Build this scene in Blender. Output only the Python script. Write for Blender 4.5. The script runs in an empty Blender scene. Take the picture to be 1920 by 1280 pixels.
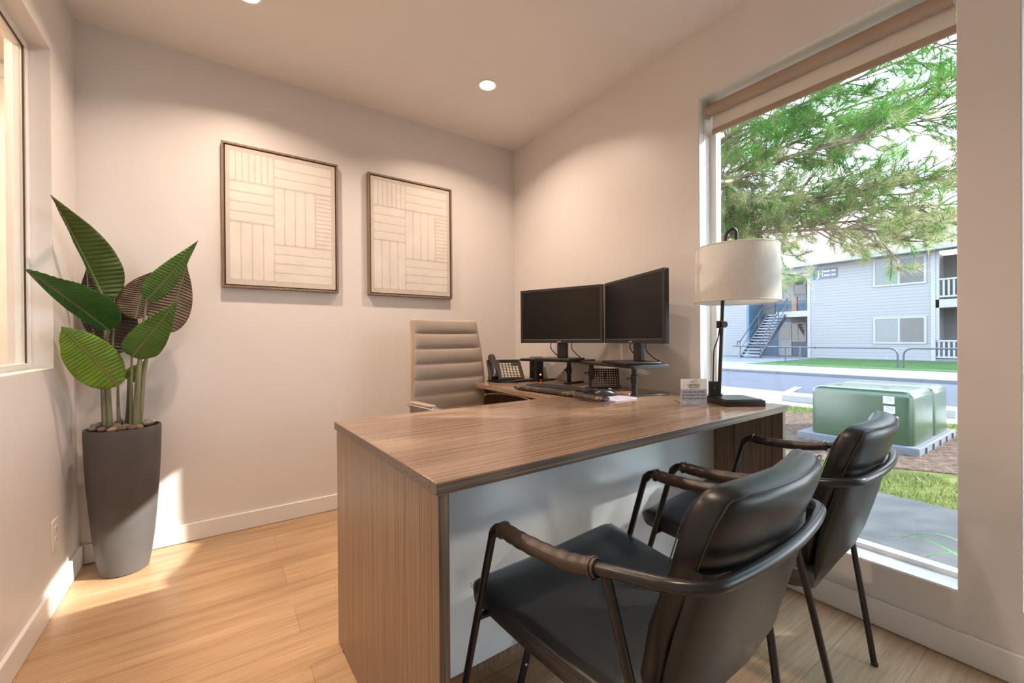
import bpy, bmesh, math, random
import numpy as np
from mathutils import Vector, Matrix, Euler
PI = math.pi
sc = bpy.context.scene
col = sc.collection

# ------------------------------------------------------------------ camera
CX, CY, CZ = -1.8994, -2.7089, 1.0102
YAW, PITCH, ROLL, FPX = 0.60419, -0.00422, -0.00694, 797.32
fwd = Vector((math.sin(YAW)*math.cos(PITCH), math.cos(YAW)*math.cos(PITCH), math.sin(PITCH)))
rgt = Vector((math.cos(YAW), -math.sin(YAW), 0)); up = rgt.cross(fwd)
r2 = rgt*math.cos(ROLL)+up*math.sin(ROLL); u2 = -rgt*math.sin(ROLL)+up*math.cos(ROLL)
cam = bpy.data.cameras.new('camera'); cam.sensor_width = 36; cam.lens = FPX/1920*36
cam.clip_start = 0.02; cam.clip_end = 300
co = bpy.data.objects.new('camera', cam); col.objects.link(co)
M = Matrix((( r2.x,u2.x,-fwd.x,CX),(r2.y,u2.y,-fwd.y,CY),(r2.z,u2.z,-fwd.z,CZ),(0,0,0,1)))
co.matrix_world = M
sc.camera = co

# ------------------------------------------------------------------ view + world + sun
sc.view_settings.view_transform = 'Standard'; sc.view_settings.look = 'None'
sc.view_settings.exposure = 0.74; sc.view_settings.gamma = 1.0
sc.view_settings.use_curve_mapping = False
world = bpy.data.worlds.new('sky'); sc.world = world; world.use_nodes = True
wn = world.node_tree; wn.nodes.clear()
wo = wn.nodes.new('ShaderNodeOutputWorld'); wb = wn.nodes.new('ShaderNodeBackground')
tc = wn.nodes.new('ShaderNodeTexCoord'); sx = wn.nodes.new('ShaderNodeSeparateXYZ'); rp = wn.nodes.new('ShaderNodeValToRGB')
wn.links.new(tc.outputs['Generated'], sx.inputs[0]); wn.links.new(sx.outputs['Z'], rp.inputs[0])
rp.color_ramp.elements[0].position = 0.0; rp.color_ramp.elements[0].color = (0.86,0.93,1.0,1)
rp.color_ramp.elements[1].position = 0.8; rp.color_ramp.elements[1].color = (0.55,0.74,1.0,1)
wn.links.new(rp.outputs[0], wb.inputs[0]); wb.inputs[1].default_value = 4.6
wn.links.new(wb.outputs[0], wo.inputs[0])
SUN_DIR = Vector((-1.0, 0.745, -0.755)).normalized()
sl = bpy.data.lights.new('sun', 'SUN'); sl.energy = 6.5; sl.angle = math.radians(0.6); sl.color = (1.0,0.95,0.86)
so = bpy.data.objects.new('sun', sl); col.objects.link(so)
so.rotation_euler = SUN_DIR.to_track_quat('-Z','Y').to_euler()
LAMP_W = 8.2
LAMP_COL = (1.0, 0.765, 0.60)

# ------------------------------------------------------------------ materials
def nt(name):
    m = bpy.data.materials.new(name); m.use_nodes = True
    b = m.node_tree.nodes['Principled BSDF']
    return m, m.node_tree, b
def setc(b, c=None, rough=0.5, metal=0.0, spec=0.5):
    if c is not None: b.inputs['Base Color'].default_value = (*c,1)
    b.inputs['Roughness'].default_value = rough; b.inputs['Metallic'].default_value = metal
    b.inputs['Specular IOR Level'].default_value = spec
def coords(t, scale=(1,1,1), rot=(0,0,0)):
    tc = t.nodes.new('ShaderNodeTexCoord'); mp = t.nodes.new('ShaderNodeMapping')
    mp.inputs['Scale'].default_value = scale; mp.inputs['Rotation'].default_value = rot
    t.links.new(tc.outputs['Object'], mp.inputs[0]); return mp.outputs[0]
def noise(t, vec, scale, detail=4, rough=0.6):
    n = t.nodes.new('ShaderNodeTexNoise'); n.inputs['Scale'].default_value = scale
    n.inputs['Detail'].default_value = detail; n.inputs['Roughness'].default_value = rough
    t.links.new(vec, n.inputs['Vector']); return n.outputs['Fac']
def ramp(t, fac, stops):
    r = t.nodes.new('ShaderNodeValToRGB')
    while len(r.color_ramp.elements) > 1: r.color_ramp.elements.remove(r.color_ramp.elements[-1])
    r.color_ramp.elements[0].position = stops[0][0]; r.color_ramp.elements[0].color = (*stops[0][1],1)
    for p, c in stops[1:]:
        e = r.color_ramp.elements.new(p); e.color = (*c,1)
    t.links.new(fac, r.inputs[0]); return r.outputs[0]
def bump(t, b, fac, dist=0.001, strength=0.4):
    n = t.nodes.new('ShaderNodeBump'); n.inputs['Distance'].default_value = dist; n.inputs['Strength'].default_value = strength
    t.links.new(fac, n.inputs['Height']); t.links.new(n.outputs[0], b.inputs['Normal'])
def mixc(t, fac, a, c, mode='MIX'):
    m = t.nodes.new('ShaderNodeMix'); m.data_type = 'RGBA'; m.blend_type = mode
    for sock, v in ((m.inputs[0], fac), (m.inputs[6], a), (m.inputs[7], c)):
        if hasattr(v, 'links'): t.links.new(v, sock)
        elif isinstance(v, (int,float)): sock.default_value = v
        else: sock.default_value = (*v,1)
    return m.outputs[2]
def pbr(name, c, rough=0.5, metal=0.0, spec=0.5, var=0.06, vscale=8, bmp=0.0, bscale=60, stretch=(1,1,1)):
    m, t, b = nt(name); setc(b, None, rough, metal, spec)
    v = coords(t, stretch); f = noise(t, v, vscale)
    lo = tuple(x*(1-var) for x in c); hi = tuple(min(1,x*(1+var)) for x in c)
    t.links.new(ramp(t, f, [(0.3,lo),(0.7,hi)]), b.inputs['Base Color'])
    if bmp: bump(t, b, noise(t, v, bscale, 6), bmp, 0.5)
    return m
def wood(name, cols, axis, rough=0.3, fine=1.0, spec=0.5):
    # long grain along `axis`; irregular fine streaks across the other two
    m, t, b = nt(name); setc(b, None, rough, 0, spec)
    s = [1.0,1.0,1.0]
    s1 = [90*fine]*3; s1[axis] = 1.2
    s2 = [330*fine]*3; s2[axis] = 3.0
    f1 = noise(t, coords(t, s1), 1.0, 3, 0.65); f2 = noise(t, coords(t, s2), 1.0, 2, 0.6)
    a = t.nodes.new('ShaderNodeMath'); a.operation = 'MULTIPLY_ADD'; a.inputs[1].default_value = 0.45
    t.links.new(f2, a.inputs[0]); 
    b2 = t.nodes.new('ShaderNodeMath'); b2.operation = 'MULTIPLY'; b2.inputs[1].default_value = 0.62
    t.links.new(f1, b2.inputs[0]); t.links.new(b2.outputs[0], a.inputs[2])
    t.links.new(ramp(t, a.outputs[0], [(0.36,cols[0]),(0.5,cols[1]),(0.62,cols[2])]), b.inputs['Base Color'])
    bump(t, b, f2, 0.0004, 0.25)
    return m
def emis(name, c, s):
    m, t, b = nt(name); setc(b, (0.02,0.02,0.02), 0.4)
    b.inputs['Emission Color'].default_value = (*c,1); b.inputs['Emission Strength'].default_value = s
    return m
def glass_mat(name, tint=(0.96,0.98,0.98), dust=0.0):
    m, t, b = nt(name); t.nodes.remove(b)
    out = [n for n in t.nodes if n.type == 'OUTPUT_MATERIAL'][0]
    tr = t.nodes.new('ShaderNodeBsdfTransparent'); tr.inputs[0].default_value = (*tint,1)
    gl = t.nodes.new('ShaderNodeBsdfGlossy'); gl.inputs['Roughness'].default_value = 0.003; gl.inputs[0].default_value = (1,1,1,1)
    lw_ = t.nodes.new('ShaderNodeLayerWeight'); lw_.inputs[0].default_value = 0.5
    pw = t.nodes.new('ShaderNodeMath'); pw.operation = 'POWER'; pw.inputs[1].default_value = 5.0; t.links.new(lw_.outputs['Facing'], pw.inputs[0])
    fr = t.nodes.new('ShaderNodeMath'); fr.operation = 'MULTIPLY_ADD'; fr.inputs[1].default_value = 0.93; fr.inputs[2].default_value = 0.045; t.links.new(pw.outputs[0], fr.inputs[0])
    mx = t.nodes.new('ShaderNodeMixShader')
    t.links.new(fr.outputs[0], mx.inputs[0]); t.links.new(tr.outputs[0], mx.inputs[1]); t.links.new(gl.outputs[0], mx.inputs[2])
    last = mx.outputs[0]
    if dust:   # dried water specks on the pane
        v = t.nodes.new('ShaderNodeTexVoronoi'); v.inputs['Scale'].default_value = 95
        t.links.new(coords(t), v.inputs['Vector'])
        lt = t.nodes.new('ShaderNodeMath'); lt.operation = 'LESS_THAN'; lt.inputs[1].default_value = 0.13
        t.links.new(v.outputs['Distance'], lt.inputs[0])
        mk = t.nodes.new('ShaderNodeMath'); mk.operation = 'GREATER_THAN'; mk.inputs[1].default_value = 0.62
        t.links.new(noise(t, coords(t), 17, 2), mk.inputs[0])
        mm = t.nodes.new('ShaderNodeMath'); mm.operation = 'MULTIPLY'; t.links.new(lt.outputs[0], mm.inputs[0]); t.links.new(mk.outputs[0], mm.inputs[1])
        m2 = t.nodes.new('ShaderNodeMath'); m2.operation = 'MULTIPLY'; m2.inputs[1].default_value = dust; t.links.new(mm.outputs[0], m2.inputs[0])
        df = t.nodes.new('ShaderNodeBsdfDiffuse'); df.inputs[0].default_value = (0.9,0.9,0.9,1)
        mx2 = t.nodes.new('ShaderNodeMixShader'); t.links.new(m2.outputs[0], mx2.inputs[0]); t.links.new(last, mx2.inputs[1]); t.links.new(df.outputs[0], mx2.inputs[2])
        last = mx2.outputs[0]
    t.links.new(last, out.inputs[0])
    return m

M_ = {}
M_['wall'] = pbr('wall_paint', (0.765,0.725,0.70), 0.42, var=0.02, vscale=2, bmp=0.0006, bscale=150)
M_['ceil'] = pbr('ceiling_paint', (0.86,0.825,0.80), 0.85, spec=0.2, var=0.02, vscale=2, bmp=0.0012, bscale=60)
M_['trim'] = pbr('white_trim_paint', (0.83,0.81,0.78), 0.35, var=0.015)
M_['hallwall'] = pbr('hall_wall_paint', (0.78,0.64,0.52), 0.6, var=0.02)
def floor_mat():
    m, t, b = nt('oak_plank_floor'); setc(b, None, 0.34, 0, 0.45)
    v = coords(t)
    br = t.nodes.new('ShaderNodeTexBrick'); t.links.new(v, br.inputs['Vector'])
    br.offset = 0.37; br.inputs['Scale'].default_value = 1.0; br.inputs['Brick Width'].default_value = 1.22; br.inputs['Row Height'].default_value = 0.18
    br.inputs['Mortar Size'].default_value = 0.0011; br.inputs['Mortar Smooth'].default_value = 0.1
    br.inputs['Color1'].default_value = (0.93,0.93,0.93,1); br.inputs['Color2'].default_value = (1.08,1.08,1.08,1); br.inputs['Mortar'].default_value = (0.62,0.62,0.62,1)
    f1 = noise(t, coords(t, (0.9,10,10)), 1.6, 5, 0.62); f2 = noise(t, coords(t, (5,160,160)), 1.0, 3, 0.6); f3 = noise(t, coords(t,(0.5,3.0,1)), 1.3, 3)
    c1 = ramp(t, f1, [(0.32,(0.40,0.245,0.130)),(0.52,(0.50,0.325,0.185)),(0.72,(0.57,0.385,0.235))])
    c2 = mixc(t, 1.0, c1, ramp(t, f2, [(0.35,(0.84,0.83,0.81)),(0.6,(1.03,1.03,1.03))]), 'MULTIPLY')
    c3 = mixc(t, 1.0, c2, br.outputs['Color'], 'MULTIPLY')
    c4 = mixc(t, 1.0, c3, ramp(t, f3, [(0.3,(0.92,0.92,0.92)),(0.7,(1.06,1.06,1.06))]), 'MULTIPLY')
    t.links.new(c4, b.inputs['Base Color']); bump(t, b, f2, 0.0005, 0.25)
    return m
M_['floor'] = floor_mat()
LAM = [(0.085,0.050,0.032),(0.190,0.118,0.076),(0.305,0.206,0.140)]
LAMD = [(0.055,0.038,0.028),(0.115,0.082,0.062),(0.210,0.158,0.120)]
M_['lam_x'] = wood('walnut_laminate_top', [(0.070,0.042,0.028),(0.200,0.126,0.083),(0.310,0.205,0.140)], 0, 0.19, 1.55, 0.7)
M_['lam_y'] = wood('walnut_laminate_return', [(0.130,0.082,0.056),(0.275,0.180,0.122),(0.375,0.258,0.182)], 1, 0.22, 2.1, 0.7)
M_['lam_z'] = wood('walnut_laminate_side', LAM, 2, 0.33, 1.9)
M_['band'] = wood('walnut_edge_band', LAMD, 0, 0.35, 1.6)
M_['band_z'] = wood('walnut_edge_band_upright', LAMD, 2, 0.35, 1.6)
M_['alum'] = pbr('brushed_aluminium_laminate', (0.86,0.93,1.0), 0.22, 0.30, 0.6, var=0.05, vscale=5, bmp=0.0003, bscale=220)
M_['leather'] = pbr('black_leather', (0.0090,0.0088,0.0100), 0.34, 0, 0.42, var=0.25, vscale=9, bmp=0.0002, bscale=260)
M_['leather_seat'] = pbr('black_seat_leather', (0.014,0.0150,0.0165), 0.40, 0, 0.95, var=0.25, vscale=9, bmp=0.0002, bscale=260)
M_['wrap'] = pbr('brown_black_leather_wrap', (0.038,0.023,0.017), 0.38, 0, 0.6, var=0.25, vscale=20, bmp=0.0005, bscale=300)
M_['stitch'] = pbr('stitch_thread', (0.035,0.024,0.02), 0.6)
M_['bmetal'] = pbr('black_powder_coat', (0.012,0.011,0.011), 0.30, 0.0, 0.45, var=0.1)
M_['screw'] = pbr('zinc_screw', (0.7,0.7,0.7), 0.3, 1.0)
M_['taupe'] = pbr('taupe_leather', (0.40,0.335,0.275), 0.42, 0, 0.5, var=0.05, vscale=6, bmp=0.0004, bscale=200)
M_['taupe_edge'] = pbr('taupe_leather_edge', (0.46,0.33,0.23), 0.5)
M_['chrome'] = pbr('polished_chrome', (0.82,0.82,0.83), 0.10, 1.0, var=0.01)
M_['blackp'] = pbr('black_plastic', (0.014,0.014,0.015), 0.34, 0, 0.5, var=0.1, bmp=0.0002, bscale=500)
M_['bezel'] = pbr('black_bezel', (0.020,0.020,0.022), 0.45)
M_['screen'] = pbr('dark_screen', (0.005,0.005,0.006), 0.28, 0, 0.30, var=0.05)
M_['silver'] = pbr('silver_plastic', (0.38,0.41,0.45), 0.3, 0.6)
M_['perf'] = pbr('brown_perforated_steel', (0.085,0.062,0.050), 0.4, 0.3)
M_['logo'] = pbr('logo_grey', (0.55,0.55,0.56), 0.4)
M_['key'] = pbr('black_keys', (0.030,0.028,0.028), 0.42)
M_['keyw'] = pbr('pale_phone_keys', (0.62,0.55,0.45), 0.5)
M_['red'] = pbr('red_button', (0.55,0.05,0.03), 0.4)
M_['led'] = emis('red_led', (1.0,0.09,0.03), 14)
def marble(name, base, vein, sc_=26):
    m, t, b = nt(name); setc(b, None, 0.35)
    f = noise(t, coords(t), sc_, 6, 0.7)
    t.links.new(ramp(t, f, [(0.0,base),(0.492,base),(0.5,vein),(0.508,base),(1.0,base)]), b.inputs['Base Color']); return m
M_['marble'] = marble('dark_marble_print', (0.040,0.028,0.024), (0.60,0.45,0.28), 11)
M_['pad'] = pbr('lavender_grey_pad', (0.30,0.27,0.34), 0.6, var=0.2, vscale=40)
M_['bronze'] = pbr('dark_bronze', (0.045,0.036,0.032), 0.32, 0.6, var=0.1)
def linen():
    m, t, b = nt('linen_shade'); setc(b, None, 0.85, 0, 0.2)
    f1 = noise(t, coords(t,(300,300,14)), 1.0, 2); f2 = noise(t, coords(t,(22,22,420)), 1.0, 2)
    c = mixc(t, 1.0, ramp(t, f1, [(0.35,(0.74,0.705,0.66)),(0.62,(0.79,0.76,0.72))]), ramp(t, f2, [(0.35,(0.95,0.95,0.95)),(0.62,(1.01,1.01,1.01))]), 'MULTIPLY')
    t.links.new(c, b.inputs['Base Color']); b.inputs['Subsurface Weight'].default_value = 0.0
    bump(t, b, f2, 0.0004, 0.3)
    out = [n for n in t.nodes if n.type == 'OUTPUT_MATERIAL'][0]
    tl = t.nodes.new('ShaderNodeBsdfTranslucent'); t.links.new(c, tl.inputs[0])
    mx = t.nodes.new('ShaderNodeMixShader'); mx.inputs[0].default_value = 0.28
    t.links.new(b.outputs[0], mx.inputs[1]); t.links.new(tl.outputs[0], mx.inputs[2]); t.links.new(mx.outputs[0], out.inputs[0])
    return m
M_['linen'] = linen()
M_['linen_trim'] = pbr('shade_trim', (0.74,0.66,0.54), 0.7)
M_['frame'] = wood('driftwood_frame', [(0.13,0.085,0.055),(0.21,0.145,0.10),(0.30,0.22,0.16)], 2, 0.5, 1.3)
M_['frame_in'] = pbr('frame_recess', (0.035,0.022,0.015), 0.7)
M_['canvas'] = pbr('canvas_ground', (0.60,0.53,0.46), 0.8, bmp=0.0003, bscale=900)
M_['canvas_bar'] = pbr('canvas_cream_bars', (0.72,0.675,0.62), 0.75, bmp=0.0003, bscale=700)
M_['pot'] = pbr('charcoal_fibre_clay', (0.105,0.095,0.092), 0.62, 0, 0.35, var=0.08, vscale=12, bmp=0.0005, bscale=120)
def stone(name, c):
    return pbr(name, c, 0.6, var=0.28, vscale=60, bmp=0.0008, bscale=180)
STONES = [stone('pebble_brown',(0.22,0.155,0.125)), stone('pebble_grey',(0.20,0.19,0.18)), stone('pebble_tan',(0.45,0.32,0.20)), stone('pebble_pink',(0.30,0.20,0.17)), stone('pebble_dark',(0.12,0.10,0.095))]
M_['soil'] = pbr('dark_soil', (0.035,0.026,0.02), 0.95, bmp=0.004, bscale=60)
def leafm(name, c, rough=0.42):
    m = pbr(name, c, rough, 0, 0.45, var=0.22, vscale=7)
    return m
M_['leaf_green'] = leafm('leaf_green', (0.075,0.165,0.022))
M_['leaf_olive'] = leafm('leaf_olive', (0.070,0.110,0.018))
M_['leaf_bright'] = leafm('leaf_bright', (0.140,0.245,0.014))
M_['leaf_deep'] = leafm('leaf_deep', (0.020,0.105,0.012))
M_['leaf_brown'] = leafm('leaf_underside_brown', (0.165,0.118,0.080), 0.5)
M_['leaf_black'] = leafm('leaf_underside_dark', (0.040,0.032,0.026), 0.5)
M_['stem'] = pbr('stem_green_tan', (0.20,0.20,0.12), 0.5, var=0.35, vscale=14, stretch=(4,4,0.6))
M_['stem_dark'] = pbr('stem_dark_green', (0.045,0.055,0.025), 0.5)
M_['rib'] = pbr('leaf_midrib', (0.20,0.21,0.10), 0.5)
M_['outlet'] = pbr('outlet_plastic', (0.80,0.76,0.70), 0.35)
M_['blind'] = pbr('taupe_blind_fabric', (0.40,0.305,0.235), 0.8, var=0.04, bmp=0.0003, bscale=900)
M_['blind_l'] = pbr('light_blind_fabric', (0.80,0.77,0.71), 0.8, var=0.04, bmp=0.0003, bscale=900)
M_['bead'] = pbr('white_bead_plastic', (0.50,0.48,0.46), 0.3)
M_['glass'] = glass_mat('window_glass', dust=0.75)
M_['glass_in'] = glass_mat('interior_glass')
M_['gasket'] = pbr('brown_gasket', (0.06,0.03,0.02), 0.6)
M_['lamp_trim'] = pbr('downlight_trim', (0.86,0.83,0.78), 0.4)
M_['lens'] = emis('downlight_lens', (1.0,0.86,0.66), 9)
M_['card'] = pbr('sign_card_white', (0.78,0.74,0.70), 0.3)
M_['card_grey'] = pbr('sign_card_grey', (0.42,0.43,0.48), 0.3)
M_['ink'] = pbr('ink_navy', (0.03,0.03,0.06), 0.5)
M_['ink_w'] = pbr('ink_white', (0.75,0.75,0.78), 0.5)
# outdoors
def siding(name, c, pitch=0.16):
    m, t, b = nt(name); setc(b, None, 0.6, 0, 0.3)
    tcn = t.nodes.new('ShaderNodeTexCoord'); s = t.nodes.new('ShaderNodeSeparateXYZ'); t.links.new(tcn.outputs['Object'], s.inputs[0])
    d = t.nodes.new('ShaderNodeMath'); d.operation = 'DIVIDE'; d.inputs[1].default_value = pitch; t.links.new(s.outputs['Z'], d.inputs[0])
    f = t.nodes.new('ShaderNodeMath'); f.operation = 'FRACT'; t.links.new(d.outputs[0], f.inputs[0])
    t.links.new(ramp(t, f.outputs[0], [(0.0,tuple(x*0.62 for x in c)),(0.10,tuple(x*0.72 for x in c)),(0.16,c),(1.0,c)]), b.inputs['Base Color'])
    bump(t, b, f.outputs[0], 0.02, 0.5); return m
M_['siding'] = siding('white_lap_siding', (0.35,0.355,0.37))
M_['siding_shade'] = siding('shade_tinted_siding', (0.15,0.25,0.36))  # same siding tinted blue: the shade behind the stairs is in its colour
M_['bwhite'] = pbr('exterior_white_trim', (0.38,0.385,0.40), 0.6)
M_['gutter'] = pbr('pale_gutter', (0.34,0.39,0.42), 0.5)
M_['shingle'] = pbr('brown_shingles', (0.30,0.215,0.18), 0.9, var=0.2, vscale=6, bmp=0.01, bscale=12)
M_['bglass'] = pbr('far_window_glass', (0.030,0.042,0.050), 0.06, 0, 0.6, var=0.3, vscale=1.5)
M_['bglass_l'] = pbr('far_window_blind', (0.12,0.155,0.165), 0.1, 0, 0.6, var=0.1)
M_['recess'] = pbr('shade_tinted_entry', (0.11,0.16,0.22), 0.7, var=0.1)  # blue-grey stands for the shade inside the entry
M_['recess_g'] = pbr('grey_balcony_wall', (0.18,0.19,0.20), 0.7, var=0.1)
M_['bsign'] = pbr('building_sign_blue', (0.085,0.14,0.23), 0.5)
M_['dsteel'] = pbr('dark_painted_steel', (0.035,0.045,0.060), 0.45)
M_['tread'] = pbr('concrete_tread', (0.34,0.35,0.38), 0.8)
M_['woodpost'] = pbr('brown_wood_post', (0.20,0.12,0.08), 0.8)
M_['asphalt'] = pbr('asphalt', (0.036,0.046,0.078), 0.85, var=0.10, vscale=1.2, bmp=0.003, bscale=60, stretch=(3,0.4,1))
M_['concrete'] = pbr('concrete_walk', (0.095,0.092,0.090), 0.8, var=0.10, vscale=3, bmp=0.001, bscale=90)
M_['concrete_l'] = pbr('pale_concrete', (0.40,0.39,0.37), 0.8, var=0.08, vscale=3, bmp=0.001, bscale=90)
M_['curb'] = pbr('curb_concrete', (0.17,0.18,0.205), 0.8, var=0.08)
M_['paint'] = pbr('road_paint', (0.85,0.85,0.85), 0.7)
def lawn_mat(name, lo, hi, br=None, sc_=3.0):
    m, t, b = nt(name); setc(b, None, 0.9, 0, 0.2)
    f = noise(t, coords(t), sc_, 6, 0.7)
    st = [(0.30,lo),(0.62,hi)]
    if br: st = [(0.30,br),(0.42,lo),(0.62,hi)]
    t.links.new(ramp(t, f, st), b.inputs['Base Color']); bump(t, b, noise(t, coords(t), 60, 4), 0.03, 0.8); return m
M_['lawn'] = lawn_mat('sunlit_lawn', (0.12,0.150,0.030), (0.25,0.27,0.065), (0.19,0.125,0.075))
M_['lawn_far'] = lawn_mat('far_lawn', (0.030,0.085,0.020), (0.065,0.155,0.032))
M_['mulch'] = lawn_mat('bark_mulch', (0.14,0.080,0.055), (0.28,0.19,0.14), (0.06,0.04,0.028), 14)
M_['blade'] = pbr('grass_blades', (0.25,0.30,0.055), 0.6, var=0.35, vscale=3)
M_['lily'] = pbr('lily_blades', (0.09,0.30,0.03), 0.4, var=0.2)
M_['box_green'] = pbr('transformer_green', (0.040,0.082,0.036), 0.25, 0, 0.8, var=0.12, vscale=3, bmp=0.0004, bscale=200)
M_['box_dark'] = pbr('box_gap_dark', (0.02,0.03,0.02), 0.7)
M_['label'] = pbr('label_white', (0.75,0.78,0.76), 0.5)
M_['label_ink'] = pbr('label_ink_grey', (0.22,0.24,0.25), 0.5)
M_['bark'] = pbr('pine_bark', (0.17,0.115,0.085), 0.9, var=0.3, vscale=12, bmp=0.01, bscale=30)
def needle(name, lo, hi, tr=0.25):
    m, t, b = nt(name); setc(b, None, 0.5, 0, 0.3)
    f = noise(t, coords(t), 2.2, 3)
    c = ramp(t, f, [(0.35,lo),(0.65,hi)]); t.links.new(c, b.inputs['Base Color'])
    out = [n for n in t.nodes if n.type == 'OUTPUT_MATERIAL'][0]
    tl = t.nodes.new('ShaderNodeBsdfTranslucent'); t.links.new(c, tl.inputs[0])
    mx = t.nodes.new('ShaderNodeMixShader'); mx.inputs[0].default_value = tr
    t.links.new(b.outputs[0], mx.inputs[1]); t.links.new(tl.outputs[0], mx.inputs[2]); t.links.new(mx.outputs[0], out.inputs[0]); return m
M_['needle_g'] = needle('pine_needles_green', (0.085,0.33,0.035), (0.26,0.56,0.11), 0.55)
M_['needle_y'] = needle('pine_needles_dry', (0.40,0.42,0.17), (0.70,0.70,0.38), 0.5)

# outdoor colours are darkened so strong daylight there matches the brightness indoors
for k_ in ('siding','siding_shade','bwhite','gutter','shingle','bglass','bglass_l','recess','recess_g','bsign','tread','asphalt','concrete','curb','concrete_l','lawn','lawn_far','mulch','blade','box_green','bark','needle_g','needle_y','label'):
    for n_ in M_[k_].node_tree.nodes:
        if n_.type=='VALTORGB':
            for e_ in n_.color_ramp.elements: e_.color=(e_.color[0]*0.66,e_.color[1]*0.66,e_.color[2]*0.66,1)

# ------------------------------------------------------------------ mesh helpers
class MB:
    def __init__(s): s.v=[]; s.f=[]; s.m=[]; s.mi=0
    def add(s, vs, fs):
        o=len(s.v); s.v += [tuple(v) for v in vs]; s.f += [tuple(i+o for i in f) for f in fs]; s.m += [s.mi]*len(fs); return s
    def box(s, a, b, M=None):
        x0,y0,z0=a; x1,y1,z1=b
        vs=[(x0,y0,z0),(x1,y0,z0),(x1,y1,z0),(x0,y1,z0),(x0,y0,z1),(x1,y0,z1),(x1,y1,z1),(x0,y1,z1)]
        if M is not None: vs=[M@Vector(v) for v in vs]
        return s.add(vs,[(0,3,2,1),(4,5,6,7),(0,1,5,4),(1,2,6,5),(2,3,7,6),(3,0,4,7)])
    def tube(s, pts, r, n=10, closed=False, cap=True, flat=None):
        pts=[Vector(p) for p in pts]; N=len(pts); rs = r if isinstance(r,(list,tuple)) else [r]*N
        rings=[]; prev=None
        for i,p in enumerate(pts):
            if closed: d=(pts[(i+1)%N]-pts[i-1]).normalized()
            else: d=((pts[min(i+1,N-1)]-pts[max(i-1,0)])).normalized()
            if prev is None:
                a=Vector((0,0,1)) if abs(d.z)<0.9 else Vector((1,0,0))
                x=d.cross(a).normalized()
            else: x=(prev-d*prev.dot(d)).normalized()
            prev=x; y=d.cross(x)
            fy = 1.0 if flat is None else flat
            rings.append([p+(x*math.cos(2*PI*k/n)+y*math.sin(2*PI*k/n)*fy)*rs[i] for k in range(n)])
        return s.loft(rings, closed_ring=True, closed=closed, cap=cap)
    def loft(s, rings, closed_ring=True, closed=False, cap=True):
        n=len(rings[0]); vs=[v for R in rings for v in R]; fs=[]; R_=len(rings)
        for i in range(R_ if closed else R_-1):
            j=(i+1)%R_
            for k in range(n if closed_ring else n-1):
                l=(k+1)%n; fs.append((i*n+k,i*n+l,j*n+l,j*n+k))
        if cap and not closed and closed_ring:
            fs.append(tuple(range(n-1,-1,-1))); fs.append(tuple((R_-1)*n+k for k in range(n)))
        return s.add(vs,fs)
    def lathe(s, prof, c=(0,0,0), n=40, cap=True, sy=1.0):
        rings=[[(c[0]+r*math.cos(2*PI*k/n), c[1]+r*sy*math.sin(2*PI*k/n), c[2]+z) for k in range(n)] for r,z in prof]
        return s.loft(rings, cap=cap)
    def ball(s, c, r, n=10, m=6, M=None):
        rx,ry,rz = r if isinstance(r,(tuple,list)) else (r,r,r)
        rings=[]
        for i in range(m+1):
            a=-PI/2+PI*i/m; q=max(math.cos(a),0.02)
            R=[Vector((rx*q*math.cos(2*PI*k/n), ry*q*math.sin(2*PI*k/n), rz*math.sin(a))) for k in range(n)]
            if M is not None: R=[M@v for v in R]
            rings.append([v+Vector(c) for v in R])
        return s.loft(rings)
    def prism(s, poly, z0, z1, M=None, axis=2):
        n=len(poly)
        def P(p,z):
            v = (p[0],p[1],z) if axis==2 else ((p[0],z,p[1]) if axis==1 else (z,p[0],p[1]))
            return M@Vector(v) if M is not None else v
        vs=[P(p,z0) for p in poly]+[P(p,z1) for p in poly]
        fs=[tuple(range(n-1,-1,-1)),tuple(range(n,2*n))]+[(k,(k+1)%n,n+(k+1)%n,n+k) for k in range(n)]
        return s.add(vs,fs)
    def build(s, name, mat, parent=None, smooth=False, bevel=0, seg=2, angle=35, loc=None, rot=None, sub=0):
        me=bpy.data.meshes.new(name); me.from_pydata([tuple(v) for v in s.v],[],s.f)
        mats = mat if isinstance(mat,(list,tuple)) else [mat]
        for mm in mats: me.materials.append(M_[mm] if isinstance(mm,str) else mm)
        for p,i in zip(me.polygons,s.m): p.material_index=i
        bm=bmesh.new(); bm.from_mesh(me); bmesh.ops.recalc_face_normals(bm,faces=bm.faces); bm.to_mesh(me); bm.free()
        me.update()
        o=bpy.data.objects.new(name,me); col.objects.link(o)
        if parent is not None: o.parent=parent
        if loc is not None: o.location=loc
        if rot is not None: o.rotation_euler=rot
        if bevel:
            b=o.modifiers.new('bevel','BEVEL'); b.width=bevel; b.segments=seg; b.limit_method='ANGLE'; b.angle_limit=math.radians(angle)
        if sub:
            b=o.modifiers.new('sub','SUBSURF'); b.levels=sub; b.render_levels=sub
        if smooth or bevel:
            for p in me.polygons: p.use_smooth=True
            if not sub:
                try: me.set_sharp_from_angle(angle=math.radians(40))
                except Exception: pass
        return o
def rrect(w, h, r, n=5, cx=0, cy=0):
    P=[]
    for sx_,sy_,a0 in ((1,1,0),(-1,1,90),(-1,-1,180),(1,-1,270)):
        for k in range(n+1):
            a=math.radians(a0+90*k/n); P.append((cx+sx_*(w/2-r)+r*math.cos(a), cy+sy_*(h/2-r)+r*math.sin(a)))
    return P
def tag(o, label=None, cat=None, group=None, kind=None):
    if label: o['label']=label
    if cat: o['category']=cat
    if group: o['group']=group
    if kind: o['kind']=kind
    return o
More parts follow.
